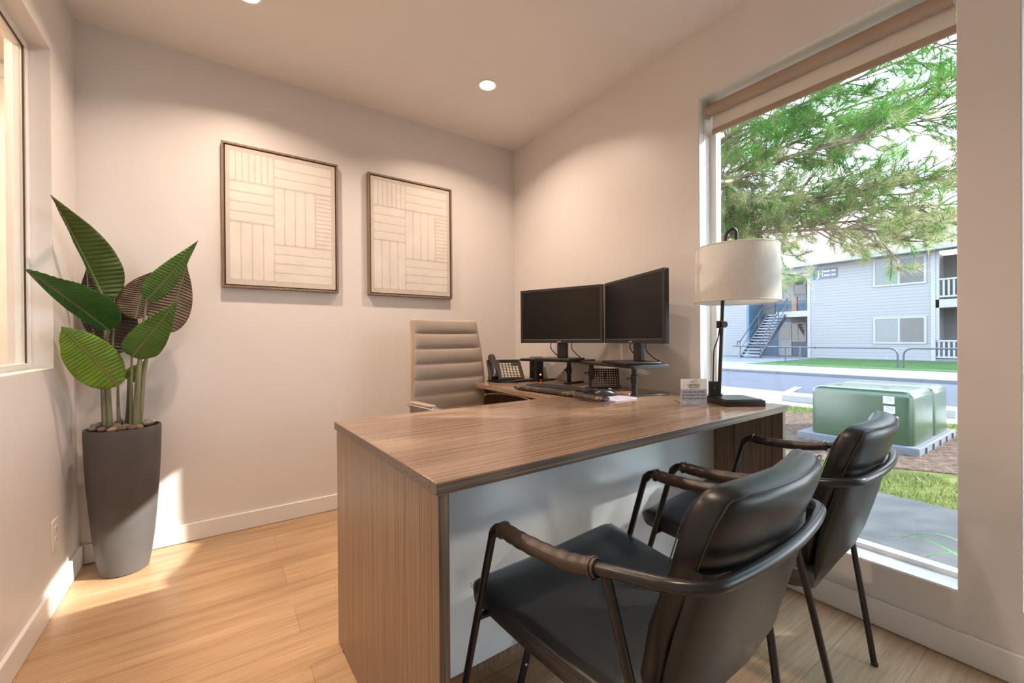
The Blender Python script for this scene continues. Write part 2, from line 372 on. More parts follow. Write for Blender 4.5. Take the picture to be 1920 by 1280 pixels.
def thing(name, label, cat, loc=(0,0,0), rz=0, group=None):
    o=bpy.data.objects.new(name,None); col.objects.link(o); o.location=loc; o.rotation_euler=(0,0,rz); o.empty_display_size=0.1
    return tag(o,label,cat,group)
def struct(o): o['kind']='structure'; return o
def copy_tree(o, parent=None):
    c=o.copy(); col.objects.link(c)
    if parent is not None: c.parent=parent
    for ch in list(o.children): copy_tree(ch,c)
    return c
def bez(p0,p1,p2,n=10):
    p0,p1,p2=Vector(p0),Vector(p1),Vector(p2)
    return [p0*(1-t)**2+p1*2*t*(1-t)+p2*t*t for t in [i/n for i in range(n+1)]]
def smooth_path(pts, n=8):   # Catmull-Rom
    P=[Vector(p) for p in pts]; P=[P[0]*2-P[1]]+P+[P[-1]*2-P[-2]]; out=[]
    for i in range(1,len(P)-2):
        for k in range(n):
            t=k/n; a,b,c,d=P[i-1],P[i],P[i+1],P[i+2]
            out.append(0.5*((2*b)+(c-a)*t+(2*a-5*b+4*c-d)*t*t+(3*b-a-3*c+d)*t**3))
    out.append(P[-2]); return out
def fillet(pts, r, n=6):     # straight segments with rounded corners
    P=[Vector(p) for p in pts]; out=[P[0]]
    for i in range(1,len(P)-1):
        a=(P[i-1]-P[i]); b=(P[i+1]-P[i]); rr=min(r,a.length*0.49,b.length*0.49)
        p=P[i]+a.normalized()*rr; q=P[i]+b.normalized()*rr
        out+=bez(p,P[i],q,n)
    out.append(P[-1]); return out
def text(name, s, size, mat, parent, M, depth=0.0004, align='CENTER'):
    cu=bpy.data.curves.new(name,'FONT'); cu.body=s; cu.size=size; cu.align_x=align; cu.align_y='CENTER'; cu.extrude=depth
    tmp=bpy.data.objects.new(name+'_tmp',cu); col.objects.link(tmp)
    dg=bpy.context.evaluated_depsgraph_get(); me=bpy.data.meshes.new_from_object(tmp.evaluated_get(dg))
    bpy.data.objects.remove(tmp); me.materials.clear(); me.materials.append(M_[mat])
    me.transform(M); o=bpy.data.objects.new(name,me); col.objects.link(o); o.parent=parent; return o

# ================================================================== ROOM
W=2.4267; H=2.473; YF=-6.4; G=-0.15
WY0,WY1,WZ0,WZ1=-1.5409,-2.4088,0.2120,2.1590      # window in the right wall
VY0,VY1=-2.5340,-3.4020                              # second window
LY0,LY1,LZ0,LZ1=-0.3374,-2.30,0.9082,2.1459         # opening in the left wall
TR=0.16
m=MB(); m.box((-3.8,YF,-0.05),(0.0,0.0,0.0)); struct(m.build('floor','floor'))
m=MB(); m.box((-W-0.12,YF,H),(TR,0.12,H+0.1)); struct(m.build('ceiling','ceil'))
m=MB(); m.box((-W-0.12,0,G),(TR,0.12,H)); struct(m.build('wall_back','wall'))
m=MB()
WINS=[(WY0,WY1),(VY0,VY1),(-3.53,-4.40),(-4.53,-5.40)]
for y0,y1 in ((WY0,0.0),(VY0,WY1),(-3.53,VY1),(-4.53,-4.40),(YF,-5.40)): m.box((0,y0,G),(TR,y1,H))
for y1,y0 in WINS:
    m.box((0,y0,G),(TR,y1,WZ0)); m.box((0,y0,WZ1),(TR,y1,H))
struct(m.build('wall_right','wall'))
m=MB()
m.box((-W-0.12,LY0,0),(-W,0,H)); m.box((-W-0.12,YF,0),(-W,LY1,H)); m.box((-W-0.12,LY1,0),(-W,LY0,LZ0)); m.box((-W-0.12,LY1,LZ1),(-W,LY0,H))
struct(m.build('wall_left','wall'))
m=MB(); m.box((-W-0.12,YF-0.12,0),(TR,YF,H)); struct(m.build('wall_front','wall'))
# baseboards
BB=0.0906; T=0.014
def baseboard(name, a, b): 
    m=MB(); m.box(a,b); struct(m.build(name,'trim',bevel=0.0025,seg=2))
baseboard('baseboard_back',(-W+T,-T,0.0015),(-T,0,BB)); baseboard('baseboard_left',(-W,YF,0.0015),(-W+T,-0.0005,BB)); baseboard('baseboard_right',(-T,YF,0.0015),(0,-0.0005,BB))
# windows in the right wall
def window(n, y0, y1):
    root=bpy.data.objects.new('window_%d'%n,None); col.objects.link(root); struct(root)
    m=MB(); F=0.034
    X0,X1=0.092,0.135
    F2=0.010; m.box((X0,y1,WZ0),(X1,y1+F2,WZ1)); m.box((X0,y0-F,WZ0),(X1,y0,WZ1))
    m.box((X0,y1+F2,WZ0),(X1,y0-F,WZ0+0.022)); m.box((X0,y1+F2,WZ1-F),(X1,y0-F,WZ1))
    m.build('window_frame','trim',root,bevel=0.002)
    m=MB(); m.box((0.003,y1+0.001,WZ0+0.0002),(X0,y0-0.001,WZ0+0.0035)); m.build('window_sill','trim',root)
    m=MB(); z0=WZ0+0.0035
    m.box((0.002,y0-0.0035,z0),(X0,y0-0.0003,WZ1-0.0003)); m.box((0.002,y1+0.0003,z0),(X0,y1+0.0035,WZ1-0.0003)); m.box((0.002,y1+0.0035,WZ1-0.0035),(X0,y0-0.0035,WZ1-0.0003))
    m.build('jamb_lining','trim',root)
    m=MB(); x=0.115; m.add([(x,y1+F2-0.004,WZ0+0.018),(x,y0-F+0.004,WZ0+0.018),(x,y0-F+0.004,WZ1-F+0.004),(x,y1+F2-0.004,WZ1-F+0.004)],[(0,1,2,3)])
    m.build('window_pane','glass',root)
for i_,(a_,b_) in enumerate(WINS): window((1,2,4,5)[i_],a_,b_)
# interior borrowed-light window in the left wall, with the hall behind it
root=bpy.data.objects.new('window_3',None); col.objects.link(root); struct(root)
m=MB(); xa,xb=-W-0.095,-W-0.058; F=0.026
m.box((xa,LY0-F,LZ0),(xb,LY0,LZ1)); m.box((xa,LY1,LZ0),(xb,LY1+F,LZ1)); m.box((xa,LY1+F,LZ0),(xb,LY0-F,LZ0+F)); m.box((xa,LY1+F,LZ1-F),(xb,LY0-F,LZ1))
m.build('window_frame','trim',root,bevel=0.002)
m=MB(); g=0.006; xc=xb-0.010
m.box((xc,LY0-F-g,LZ0+F),(xc+0.004,LY0-F,LZ1-F)); m.box((xc,LY1+F,LZ1-F-g),(xc+0.004,LY0-F,LZ1-F))
m.build('gasket','gasket',root)
m=MB(); x=xb-0.012; m.add([(x,LY1+F,LZ0+F),(x,LY0-F,LZ0+F),(x,LY0-F,LZ1-F),(x,LY1+F,LZ1-F)],[(0,1,2,3)]); m.build('window_pane','glass_in',root)
m=MB(); m.box((xb,LY1,LZ0+0.0002),(-W-0.001,LY0,LZ0+0.004)); m.build('window_sill','trim',root)
m=MB(); m.box((-3.8,0.62,0),(-W-0.12,0.74,H)); struct(m.build('wall_hall_far','hallwall'))
m=MB(); m.box((-3.92,YF,0),(-3.8,0.74,H)); struct(m.build('wall_hall_left','hallwall'))
m=MB(); m.box((-W-0.12,0.12,0),(-W,0.74,H)); struct(m.build('wall_hall_right','hallwall'))
m=MB(); m.box((-3.8,YF,H),(-W-0.12,0.74,H+0.1)); struct(m.build('ceiling_hall','ceil'))
m=MB(); m.box((-3.8,0,-0.05),(-W-0.12,0.62,0)); struct(m.build('floor_hall','floor'))
m=MB()
for a,b,d in ((-2.84,-2.79,0.03),(-2.74,-2.66,0.03)): m.box((a,0.62-d,0),(b,0.62,2.38))
m.box((-2.79,0.61,0),(-2.74,0.62,2.38)); m.box((-2.84,0.58,2.38),(-2.60,0.62,2.45))
struct(m.build('trim_1','trim',bevel=0.003))

# ------------------------------------------------------------------ downlights
def downlight(first, x, y, label, k=1.0):
    if first is None:
        t=thing('recessed_downlight',label,'ceiling light',(x,y,H),0,'recessed downlights in the ceiling')
        m=MB(); m.lathe([(0.058,-0.0005),(0.060,-0.004),(0.056,-0.005),(0.046,-0.002),(0.043,-0.0008)],n=40,cap=False); m.build('trim_ring','lamp_trim',t,smooth=True)
        m=MB(); m.lathe([(0.044,-0.0012),(0.030,-0.0016),(0.0005,-0.0018)],n=32,cap=False); m.build('lens','lens',t,smooth=True)
    else:
        t=copy_tree(first); t.location=(x,y,H); t['label']=label
    l=bpy.data.lights.new('downlight_beam','AREA'); l.shape='DISK'; l.size=0.075; l.energy=LAMP_W*k; l.color=LAMP_COL; l.spread=math.radians(138)
    lo=bpy.data.objects.new('downlight_beam',l); col.objects.link(lo); lo.location=(x,y,H-0.007)
    return t
d0=downlight(None,-0.614,-0.617,'round glowing downlight in the ceiling above the monitors',0.82)
downlight(d0,-1.787,-0.60,'round glowing downlight cut by the top edge above the wall pictures',0.97)
downlight(d0,-1.787,-2.00,'round downlight nearer the viewer, seen only mirrored in the large window',0.9)
l=bpy.data.lights.new('hall_lamp','AREA'); l.shape='DISK'; l.size=0.3; l.energy=22; l.color=(1.0,0.76,0.52)
lo=bpy.data.objects.new('hall_lamp',l); col.objects.link(lo); lo.location=(-3.1,-0.5,H-0.02)

# ------------------------------------------------------------------ electrical outlet on the left wall
t=thing('wall_outlet','cream double wall outlet low on the left wall beside the planter','outlet',(-W,-0.36,0.273))
m=MB(); m.prism(rrect(0.07,0.115,0.006),0,0.005,axis=0); m.build('cover_plate','outlet',t,bevel=0.0015)
for s in (-1,1):
    m=MB(); m.prism(rrect(0.033,0.028,0.009,cy=s*0.020),0.005,0.0075,axis=0); r=m.build('receptacle','outlet',t,bevel=0.0008)
    m=MB()
    for q in (-1,1): m.box((0.0074,q*0.007-0.001,s*0.020-0.002),(0.0078,q*0.007+0.001,s*0.020+0.006))
    m.build('slot','gasket',r)

# ------------------------------------------------------------------ roller blinds
def blind(y0,y1,label,tension,group):
    t=thing('roller_blind',label,'blind',(0.056,(y0+y1)/2,2.104),0,group)
    hw=abs(y0-y1)/2-0.016
    m=MB(); n=28; R=0.026
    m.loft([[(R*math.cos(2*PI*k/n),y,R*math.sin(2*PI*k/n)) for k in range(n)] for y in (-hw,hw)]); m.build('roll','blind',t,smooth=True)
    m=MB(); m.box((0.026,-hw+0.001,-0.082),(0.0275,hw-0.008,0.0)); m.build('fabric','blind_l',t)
    m=MB(); m.prism(rrect(0.012,0.028,0.004,cx=0.0268,cy=-0.094),-hw-0.004,hw-0.008,axis=1); m.build('hem_bar','blind',t)
    for s in (-1,1):
        m=MB(); m.prism(rrect(0.05,0.066,0.01),s*hw,s*(hw+0.012),axis=1); m.box((-0.02,min(s*hw,s*(hw+0.012)),0.03),(0.02,max(s*hw,s*(hw+0.012)),0.053)); m.build('bracket','bead',t,bevel=0.002)
    # bead chain loop at the +y end
    m=MB(); yc=hw+0.004; zb=-1.36 if not tension else -1.22
    a=smooth_path([(-0.026,yc+0.002,0.0),(-0.030,yc+0.003,-0.5),(-0.034,yc+0.001,-0.9),(-0.030,yc,zb+0.04),(-0.016,yc-0.002,zb),(-0.002,yc-0.002,zb+0.04),(0.006,yc,-0.9),(0.012,yc+0.001,-0.5),(0.022,yc+0.002,0.0)],40)
    L=0; last=a[0]
    for p,q in zip(a,a[1:]):
        L+=(q-p).length
        if L>=0.0065: m.ball(q,0.0022,6,4); L=0
    m.tube(a,0.0006,4,cap=False)
    m.build('bead_chain','bead' if not tension else 'gasket',t,smooth=True)
    if tension:
        m=MB(); m.prism(rrect(0.016,0.05,0.006,cx=-0.016,cy=zb-0.008),yc-0.008,yc+0.006,axis=1); m.build('chain_tensioner','blackp',t,bevel=0.002)
    return t
blind(WY0,WY1,'taupe roller blind rolled up at the top of the large window',False,'roller blinds')
blind(VY0,VY1,'roller blind of the window cut by the right edge, with a dark bead chain',True,'roller blinds')

# ------------------------------------------------------------------ pictures
def picture(x, label, first=None):
    if first is not None:
        t=copy_tree(first); t.location=(x,-0.001,1.677); t['label']=label; return t
    t=thing('framed_picture',label,'picture',(x,-0.001,1.677),0,'framed pictures on the back wall')
    w,h,f,d=0.575,0.762,0.011,0.036
    m=MB(); m.box((-w/2,-d,-h/2),(-w/2+f,0,h/2)); m.box((w/2-f,-d,-h/2),(w/2,0,h/2)); m.box((-w/2+f,-d,h/2-f),(w/2-f,0,h/2)); m.box((-w/2+f,-d,-h/2),(w/2-f,0,-h/2+f)); m.build('picture_frame','frame',t,bevel=0.001)
    m=MB(); m.box((-w/2+f,-0.010,-h/2+f),(w/2-f,-0.002,h/2-f)); m.build('backing','frame_in',t)
    g=f+0.006; cw,chh=w-2*g,h-2*g
    m=MB(); m.box((-cw/2,-0.030,-chh/2),(cw/2,-0.010,chh/2)); m.mi=1
    rnd=random.Random(5)
    def bar(u0,v0,u1,v1):
        x0,x1=-cw/2+u0*cw,-cw/2+u1*cw; z0,z1=chh/2-v1*chh,chh/2-v0*chh; gp=0.0028
        x0+=gp;x1-=gp;z0+=gp;z1-=gp
        pts=[]; n=7; vert=(x1-x0)<(z1-z0); j=lambda:(rnd.random()-0.5)*0.0022
        r=min(x1-x0,z1-z0)*0.15
        pts+= [(x0+r,z0)]+[(x0+(x1-x0)*k/n,z0+j()) for k in range(1,n)]+[(x1-r,z0),(x1,z0+r)]
        pts+= [(x1+j(),z0+(z1-z0)*k/n) for k in range(1,n)]+[(x1,z1-r),(x1-r,z1)]
        pts+= [(x1-(x1-x0)*k/n,z1+j()) for k in range(1,n)]+[(x0+r,z1),(x0,z1-r)]
        pts+= [(x0+j(),z1-(z1-z0)*k/n) for k in range(1,n)]+[(x0,z0+r)]
        m.prism(pts,-0.0306,-0.0300,axis=1)
    a,b_,c,e=0.03,0.412,0.84,0.965
    for k in range(7): bar(a+(b_-a)*k/7,0.03,a+(b_-a)*(k+1)/7,0.245)
    for k in range(4): bar(a,0.25+0.0725*k,b_,0.25+0.0725*(k+1))
    for k in range(4): bar(a+(b_-a)*k/4,0.545,a+(b_-a)*(k+1)/4,0.965)
    for k in range(3): bar(b_,0.03+0.0717*k,e,0.03+0.0717*(k+1))
    for k in range(4): bar(b_+(0.80-b_)*k/4,0.25,b_+(0.80-b_)*(k+1)/4,0.68)
    for k in range(13): bar(0.80,0.25+0.43*k/13,e,0.25+0.43*(k+1)/13)
    for k in range(4): bar(b_,0.685+0.07*k,e,0.685+0.07*(k+1))
    m.build('canvas',['canvas','canvas_bar'],t)
    return t
p0=picture(-1.5935,'left framed abstract print of cream bars, the one nearer the plant')
picture(-0.8425,'right framed abstract print of cream bars, the one above the desk chair',p0)

# ------------------------------------------------------------------ desk
DR=0.02466
t=thing('desk','large walnut laminate desk with a brushed metal front panel','desk',(-1.5629,-1.9672,0),DR)
L_,Dp,Z=1.548,0.767,0.74
m=MB(); m.box((0,0,Z-0.0248),(L_,Dp,Z)); m.build('desktop','lam_x',t,bevel=0.0015)
m=MB(); m.box((-0.0006,-0.0008,Z-0.0246),(L_+0.0006,0,Z-0.001)); m.box((-0.0008,0,Z-0.0246),(0,Dp,Z-0.001)); m.box((L_,0,Z-0.0246),(L_+0.0008,Dp,Z-0.001)); m.build('edge_band','band',t)
for u0,u1,nm in ((0.006,0.029,'side_panel'),(L_-0.029,L_-0.006,'side_panel')):
    m=MB(); m.box((u0,0.006,0.006),(u1,Dp-0.002,Z-0.025)); sp=m.build('side_panel','lam_z',t,bevel=0.001)
    m=MB(); m.box((u0,0.0052,0.006),(u1,0.006,Z-0.025)); m.build('edge_strip','band_z',sp)
    for v in (0.06,Dp-0.06):
        m=MB(); m.lathe([(0.012,0.0),(0.012,0.006)],c=((u0+u1)/2,v,0),n=16); m.build('levelling_foot','blackp',sp)
m=MB(); m.box((0.029,0.290,0.10),(L_-0.029,0.308,Z-0.025)); m.build('front_panel','alum',t)
m=MB(); m.box((0.55,0.312,0.66),(1.0,0.33,Z-0.025)); m.build('cable_rail','blackp',t)
# file pedestal beneath the desk
t=thing('file_pedestal','brown drawer pedestal under the desk, seen below its metal panel','drawer unit',(-1.16,-1.42,0),DR)
m=MB(); m.box((-0.135,-0.165,0.0),(0.135,0.24,0.56)); m.build('body','lam_z',t,bevel=0.002)
for k,(a,b) in enumerate(((0.03,0.29),(0.30,0.42),(0.43,0.55))):
    m=MB(); m.box((-0.13,0.24,a),(0.13,0.258,b)); d=m.build('drawer','lam_z',t,bevel=0.002)
    m=MB(); m.tube(fillet([(-0.05,0.258,b-0.03),(-0.05,0.28,b-0.03),(0.05,0.28,b-0.03),(0.05,0.258,b-0.03)],0.008),0.004,8); m.build('handle','screw',d,smooth=True)
# unidentified black bar, built as a leaning flat strut near the panel
t=thing('flat_strut','black flat metal strut with one screw standing by the pedestal','strut',(-1.163,-1.700,0))
m=MB(); m.prism([(-0.031,0.0),(-0.008,0.0),(0.046,0.165),(0.023,0.165)],-0.003,0.003,axis=1); m.build('bar','bmetal',t)
m=MB(); m.ball((0.000,-0.004,0.055),(0.004,0.002,0.004),8,5); m.build('screw','screw',t,smooth=True)

# return desk along the window wall
t=thing('return_desk','walnut laminate return desk against the window wall carrying the monitors','desk',(0,0,0))
m=MB(); m.prism([(-0.606,-1.1757),(-0.012,-1.1608),(-0.012,-0.03),(-0.575,-0.03)],Z-0.0248,Z-0.0002); m.build('desktop','lam_y',t,bevel=0.0015)
m=MB(); m.box((-0.555,-0.075,0.0),(-0.02,-0.05,Z-0.025)); m.build('end_panel','lam_z',t)
m=MB(); m.box((-0.045,-1.15,0.12),(-0.028,-0.076,Z-0.025)); m.build('back_panel','lam_z',t)
m=MB(); m.box((-0.555,-0.30,0.0),(-0.10,-0.076,Z-0.0252)); b=m.build('drawer_unit','lam_z',t,bevel=0.0015)
for a,c in ((0.03,0.36),(0.37,0.53),(0.54,0.69)):
    m=MB(); m.box((-0.572,-0.295,a),(-0.555,-0.08,c)); d=m.build('drawer_front','lam_z',b,bevel=0.0015)

# ================================================================== BLACK ARMCHAIRS
def armchair():
    t=thing('armchair','','chair')
    R=0.0085
    pr=[(0.275,0.020,0.545),(0.275,0,0.62)]
    # arm + back rail: one bent tube from the left leg bend round the back to the right
    def half(s): return [(s*0.275,0.004,0.600),(s*0.275,-0.022,0.621),(s*0.274,-0.10,0.619),(s*0.272,-0.20,0.625),(s*0.267,-0.29,0.643),(s*0.260,-0.350,0.653),(s*0.251,-0.400,0.661),(s*0.222,-0.438,0.666),(s*0.170,-0.452,0.668),(s*0.09,-0.462,0.669)]
    pts=half(-1)+[(0,-0.466,0.669)]+half(1)[::-1]
    path=smooth_path(pts,7)
    m=MB(); m.tube(path,0.0105,14); m.build('arm_rail','bmetal',t,smooth=True)
    for s in (-1,1):
        m=MB(); m.tube(smooth_path([(s*0.275,0.18,0.0),(s*0.275,0.09,0.31),(s*0.275,0.012,0.578),(s*0.275,0.000,0.607),(s*0.275,-0.018,0.6205)],8),R,14); leg=m.build('leg','bmetal',t,smooth=True)
        m=MB(); m.lathe([(0.0095,0),(0.0095,0.008)],c=(s*0.275,0.18,0),n=14); m.build('foot_cap','blackp',leg)
        m=MB(); m.tube([(s*0.190,-0.405,0.0),(s*0.2325,-0.345,0.34),(s*0.2665,-0.288,0.638)],R,14); leg=m.build('leg','bmetal',t,smooth=True)
        m=MB(); m.lathe([(0.0095,0),(0.0095,0.008)],c=(s*0.190,-0.405,0),n=14); m.build('foot_cap','blackp',leg)
        # leather sleeve on the arm
        sl_=smooth_path([(s*0.275,-0.026,0.6213),(s*0.274,-0.10,0.619),(s*0.272,-0.20,0.625),(s*0.2675,-0.272,0.639)],10)
        n=len(sl_); rr=[0.0165]*n; rr[0]=0.0150; rr[1]=0.0170; rr[-1]=0.0150; rr[-2]=0.0168; rr[2]=0.0150; rr[-3]=0.0150
        for i in range(3,n-3): rr[i]=0.0160+0.0006*math.sin(i*1.7)
        m=MB(); m.tube(sl_,rr,18); ar=m.build('arm_pad','wrap',t,smooth=True)
        for i in (1,n-2):
            m=MB(); c=sl_[i]; d=(sl_[i+1]-sl_[i-1]).normalized(); q=d.to_track_quat('Z','Y').to_matrix()
            m.tube([c+q@Vector((0.0172*math.cos(a),0.0172*math.sin(a),0)) for a in [2*PI*k/20 for k in range(20)]],0.0018,6,closed=True); m.build('cuff','wrap',ar,smooth=True)
    # under-seat bars
    m=MB(); m.tube([(-0.275,0.062,0.395),(-0.24,0.062,0.392),(0.24,0.062,0.392),(0.275,0.062,0.395)],0.008,10); m.build('stretcher','bmetal',t,smooth=True)
    m=MB(); m.tube([(-0.238,-0.338,0.376),(-0.20,-0.338,0.374),(0.20,-0.338,0.374),(0.238,-0.338,0.376)],0.008,10)
    m.build('stretcher','bmetal',t,smooth=True)
    # seat cushion: lofted along y
    rings=[]; ys=[0.128,0.120,0.105,0.06,0.0,-0.08,-0.16,-0.23,-0.29,-0.335,-0.350]
    for i,y in enumerate(ys):
        f=(0.128-y)/0.52
        hw=0.258-0.030*f
        sc1={0:0.4,1:0.8}.get(i,1.0) if i<2 else (0.8 if i==len(ys)-1 else 1.0)
        zt=0.452-0.030*f - 0.012*math.sin(PI*f)
        th=0.060
        zc=zt-th/2; ring=[]
        for k in range(32):
            a=2*PI*k/32; cx,cz=math.cos(a),math.sin(a)
            X=hw*math.copysign(abs(cx)**0.22,cx)*(1 if sc1==1 else (0.97 if sc1==0.8 else 0.95)); Zz=zc+th/2*sc1*math.copysign(abs(cz)**0.30,cz)
            if cz>0: Zz+=0.006*(abs(X)/hw)**2-0.006
            ring.append((X,y,Zz))
        rings.append(ring)
    m=MB(); m.loft(rings); seat=m.build('seat','leather_seat',t,smooth=True)
    for s in (-1,1):
        m=MB()
        for dz in (0.0,-0.0065):
            for i in range(len(ys)-3):
                if True:
                    y0,y1=ys[i+1],ys[i+2]
                    n=max(1,int(abs(y1-y0)/0.007))
                    for k in range(n):
                        ya=y0+(y1-y0)*(k+0.15)/n; yb=y0+(y1-y0)*(k+0.75)/n
                        def P(y):
                            f=(0.128-y)/0.52; hw=0.258-0.030*f; zt=0.452-0.030*f-0.012*math.sin(PI*f)
                            return (s*(hw+0.0004),y,zt-0.0125+dz)
                        m.tube([P(ya),P(yb)],0.0008,4)
        m.build('stitching','stitch',seat)
    # back shell: one upholstered sheet that turns under the seat
    prof=[(-0.200,0.362,0.212,0.016),(-0.260,0.356,0.216,0.022),(-0.315,0.366,0.218,0.026),(-0.352,0.392,0.218,0.028),(-0.378,0.435,0.217,0.030),(-0.398,0.49,0.215,0.032),(-0.417,0.56,0.212,0.034),(-0.430,0.61,0.209,0.034),(-0.438,0.650,0.207,0.034),(-0.441,0.668,0.205,0.030)]
    def shell(prof, bend, n=36, pw=0.30):
        rings=[]
        for i,(y,z,hw,th) in enumerate(prof):
            j0,j1=max(i-1,0),min(i+1,len(prof)-1)
            d=Vector((0,prof[j1][0]-prof[j0][0],prof[j1][1]-prof[j0][1])).normalized(); nn=Vector((0,-d.z,d.y))
            bd=bend*(1 if z>0.5 else max(0.15,(z-0.36)/0.14))
            ring=[]
            for k in range(n):
                a=2*PI*k/n; cx,cs=math.cos(a),math.sin(a)
                X=hw*math.copysign(abs(cx)**pw,cx); off=th/2*math.copysign(abs(cs)**0.45,cs)
                c=Vector((X,y,z))+nn*off+Vector((0,1,0))*bd*(X/0.21)**2
                ring.append(c)
            rings.append(ring)
        return rings
    m=MB(); m.loft(shell(prof,0.036)); bk=m.build('back_shell','leather',t,smooth=True)
    top=[(-0.330,0.405,0.195,0.040),(-0.343,0.450,0.203,0.056),(-0.373,0.540,0.203,0.060),(-0.413,0.650,0.205,0.060),(-0.430,0.700,0.207,0.062),(-0.444,0.740,0.206,0.064),(-0.452,0.762,0.201,0.063),(-0.456,0.777,0.190,0.058),(-0.458,0.785,0.176,0.046),(-0.459,0.789,0.155,0.022)]
    m=MB(); m.loft(shell(top,0.038)); bp=m.build('back_cushion','leather',t,smooth=True)
    # stitched seams round the top edge of the cushion, front and rear
    for side in (1,-1):
        m=MB(); seam=[]
        def at(i_,fx,off):
            y,z,hw,th=top[i_]; X=hw*fx
            return Vector((X,y+off*(th/2+0.0002),z))+Vector((0,0.038*(X/0.21)**2,0))
        idx=[3,4,5,6,7]
        for i_ in idx: seam.append(at(i_,-0.985,side*0.72))
        for fx in (-0.93,-0.85,-0.7,-0.5,-0.25,0,0.25,0.5,0.7,0.85,0.93):
            y,z,hw,th=top[8]; X=hw*fx*1.05; zz=0.7825 if abs(fx)<0.9 else 0.779
            seam.append(Vector((X,y+side*0.0240,zz+0.0035))+Vector((0,0.038*(X/0.21)**2,0)))
        for i_ in idx[::-1]: seam.append(at(i_,0.985,side*0.72))
        m.tube(smooth_path(seam,4),0.0011,5); m.build('piping','stitch',bp,smooth=True)
    return t
c1=armchair(); c1.location=(-1.150,-1.930,0); c1.rotation_euler=(0,0,0.072)
tag(c1,'black leather armchair nearest the camera, its tubular frame cut by the bottom edge','chair','black visitor armchairs at the desk')
c2=copy_tree(c1); c2.location=(-0.477,-1.883,0); c2.rotation_euler=(0,0,0.110)
tag(c2,'black leather armchair farther away, between the nearer armchair and the window','chair')

# ================================================================== OFFICE CHAIR
ang=math.atan2(0.12,0.99)
OC=Vector((-0.735,-0.60,0))
t=thing('office_chair','taupe ribbed leather office chair with chrome arms behind the desk','office chair',OC,ang)   # local -y faces the desk
m=MB(); rings=[]
N=120
seams=[1.050,0.962,0.874,0.786,0.698,0.610,0.522]
def ribd(z):
    d=min(abs(z-s_) for s_ in seams+[1.14]); return 0.016*(1-math.exp(-d/0.013)) - 0.014
for i in range(N+1):
    z=0.50+(1.135-0.50)*i/N
    f=(z-0.50)/0.635
    hw=0.252-0.030*max(0,(f-0.35)/0.65)**1.2
    if z>1.125: hw-=0.012*((z-1.125)/0.010)**2
    y=0.215+0.035*f-0.030*math.sin(PI*f)
    th=0.046 if z<1.128 else 0.046*(1-((z-1.128)/0.0075)**2*0.8)
    ring=[]
    for k in range(28):
        a=2*PI*k/28; cx,cs=math.cos(a),math.sin(a)
        X=hw*math.copysign(abs(cx)**0.25,cx); Y=th/2*math.copysign(abs(cs)**0.5,cs)
        if cs<0: Y-=ribd(z)*(1-abs(X/hw)**6)
        ring.append((X,y+Y-0.030*(1-(X/hw)**2)*-1*0.6,z))
    rings.append(ring)
m.loft(rings); bk=m.build('backrest','taupe',t,smooth=True)
for s in (-1,1):
    m=MB(); m.tube([(s*(0.252-0.030*max(0,((z-0.5)/0.635-0.35)/0.65)**1.2+0.001),0.215+0.035*(z-0.5)/0.635-0.030*math.sin(PI*(z-0.5)/0.635)+0.004,z) for z in [0.51+0.61*k/20 for k in range(21)]],0.010,8); m.build('edge_panel','taupe_edge',bk,smooth=True)
m=MB(); rings=[]
for i in range(61):
    y=-0.27+0.49*i/60; q=0.010*abs(math.sin((y+0.27)*PI/0.088))**0.4
    ed=1.0 if 2<i<58 else 0.75
    ring=[]
    for k in range(24):
        a=2*PI*k/24; cx,cs=math.cos(a),math.sin(a)
        ring.append((0.25*ed**0.3*math.copysign(abs(cx)**0.25,cx), y, 0.455+(0.035*ed)*math.copysign(abs(cs)**0.5,cs)+(q if cs>0.2 else 0)-(0.03 if i<3 else 0)*(3-i)/3))
    rings.append(ring)
m.loft(rings); m.build('seat','taupe',t,smooth=True)
for s in (-1,1):
    p=fillet([(s*0.26,-0.10,0.44),(s*0.300,-0.16,0.45),(s*0.300,-0.215,0.660),(s*0.300,-0.10,0.672),(s*0.298,0.10,0.672),(s*0.270,0.20,0.66),(s*0.245,0.22,0.64)],0.035,6)
    m=MB(); rings=[]
    m.tube(p,0.019,12,flat=0.45); ar=m.build('armrest','chrome',t,smooth=True)
    m=MB(); m.prism(rrect(0.040,0.22,0.016,cx=s*0.300,cy=0.0),0.674,0.684); m.build('arm_cap','taupe',ar,bevel=0.003)
m=MB(); m.lathe([(0.03,0.10),(0.03,0.26),(0.022,0.262),(0.022,0.42)],n=24); m.build('gas_lift','chrome',t,smooth=True)
m=MB(); m.box((-0.09,-0.12,0.405),(0.09,0.10,0.432)); m.build('tilt_mechanism','blackp',t,bevel=0.006)
for k in range(5):
    a=2*PI*k/5+0.3; d=Vector((math.cos(a),math.sin(a),0)); 
    m=MB(); m.tube([Vector((0,0,0.115))+d*0.02,Vector((0,0,0.10))+d*0.15,Vector((0,0,0.078))+d*0.29],[0.022,0.018,0.012],10,flat=0.7); sp=m.build('base_arm','chrome',t,smooth=True)
    c=d*0.29; n_=Vector((-d.y,d.x,0))
    m=MB()
    for q in (-1,1):
        o_=c+n_*q*0.013+Vector((0,0,0.028)); R=Matrix((d,Vector((0,0,1)),n_)).transposed()
        m.loft([[o_+R@Vector((0.028*math.cos(2*PI*j/18),0.028*math.sin(2*PI*j/18),w_)) for j in range(18)] for w_ in (-0.009,0.009)])
    m.tube([c+Vector((0,0,0.03)),c+Vector((0,0,0.078))],0.006,8)
    m.build('caster','blackp',sp,smooth=True)

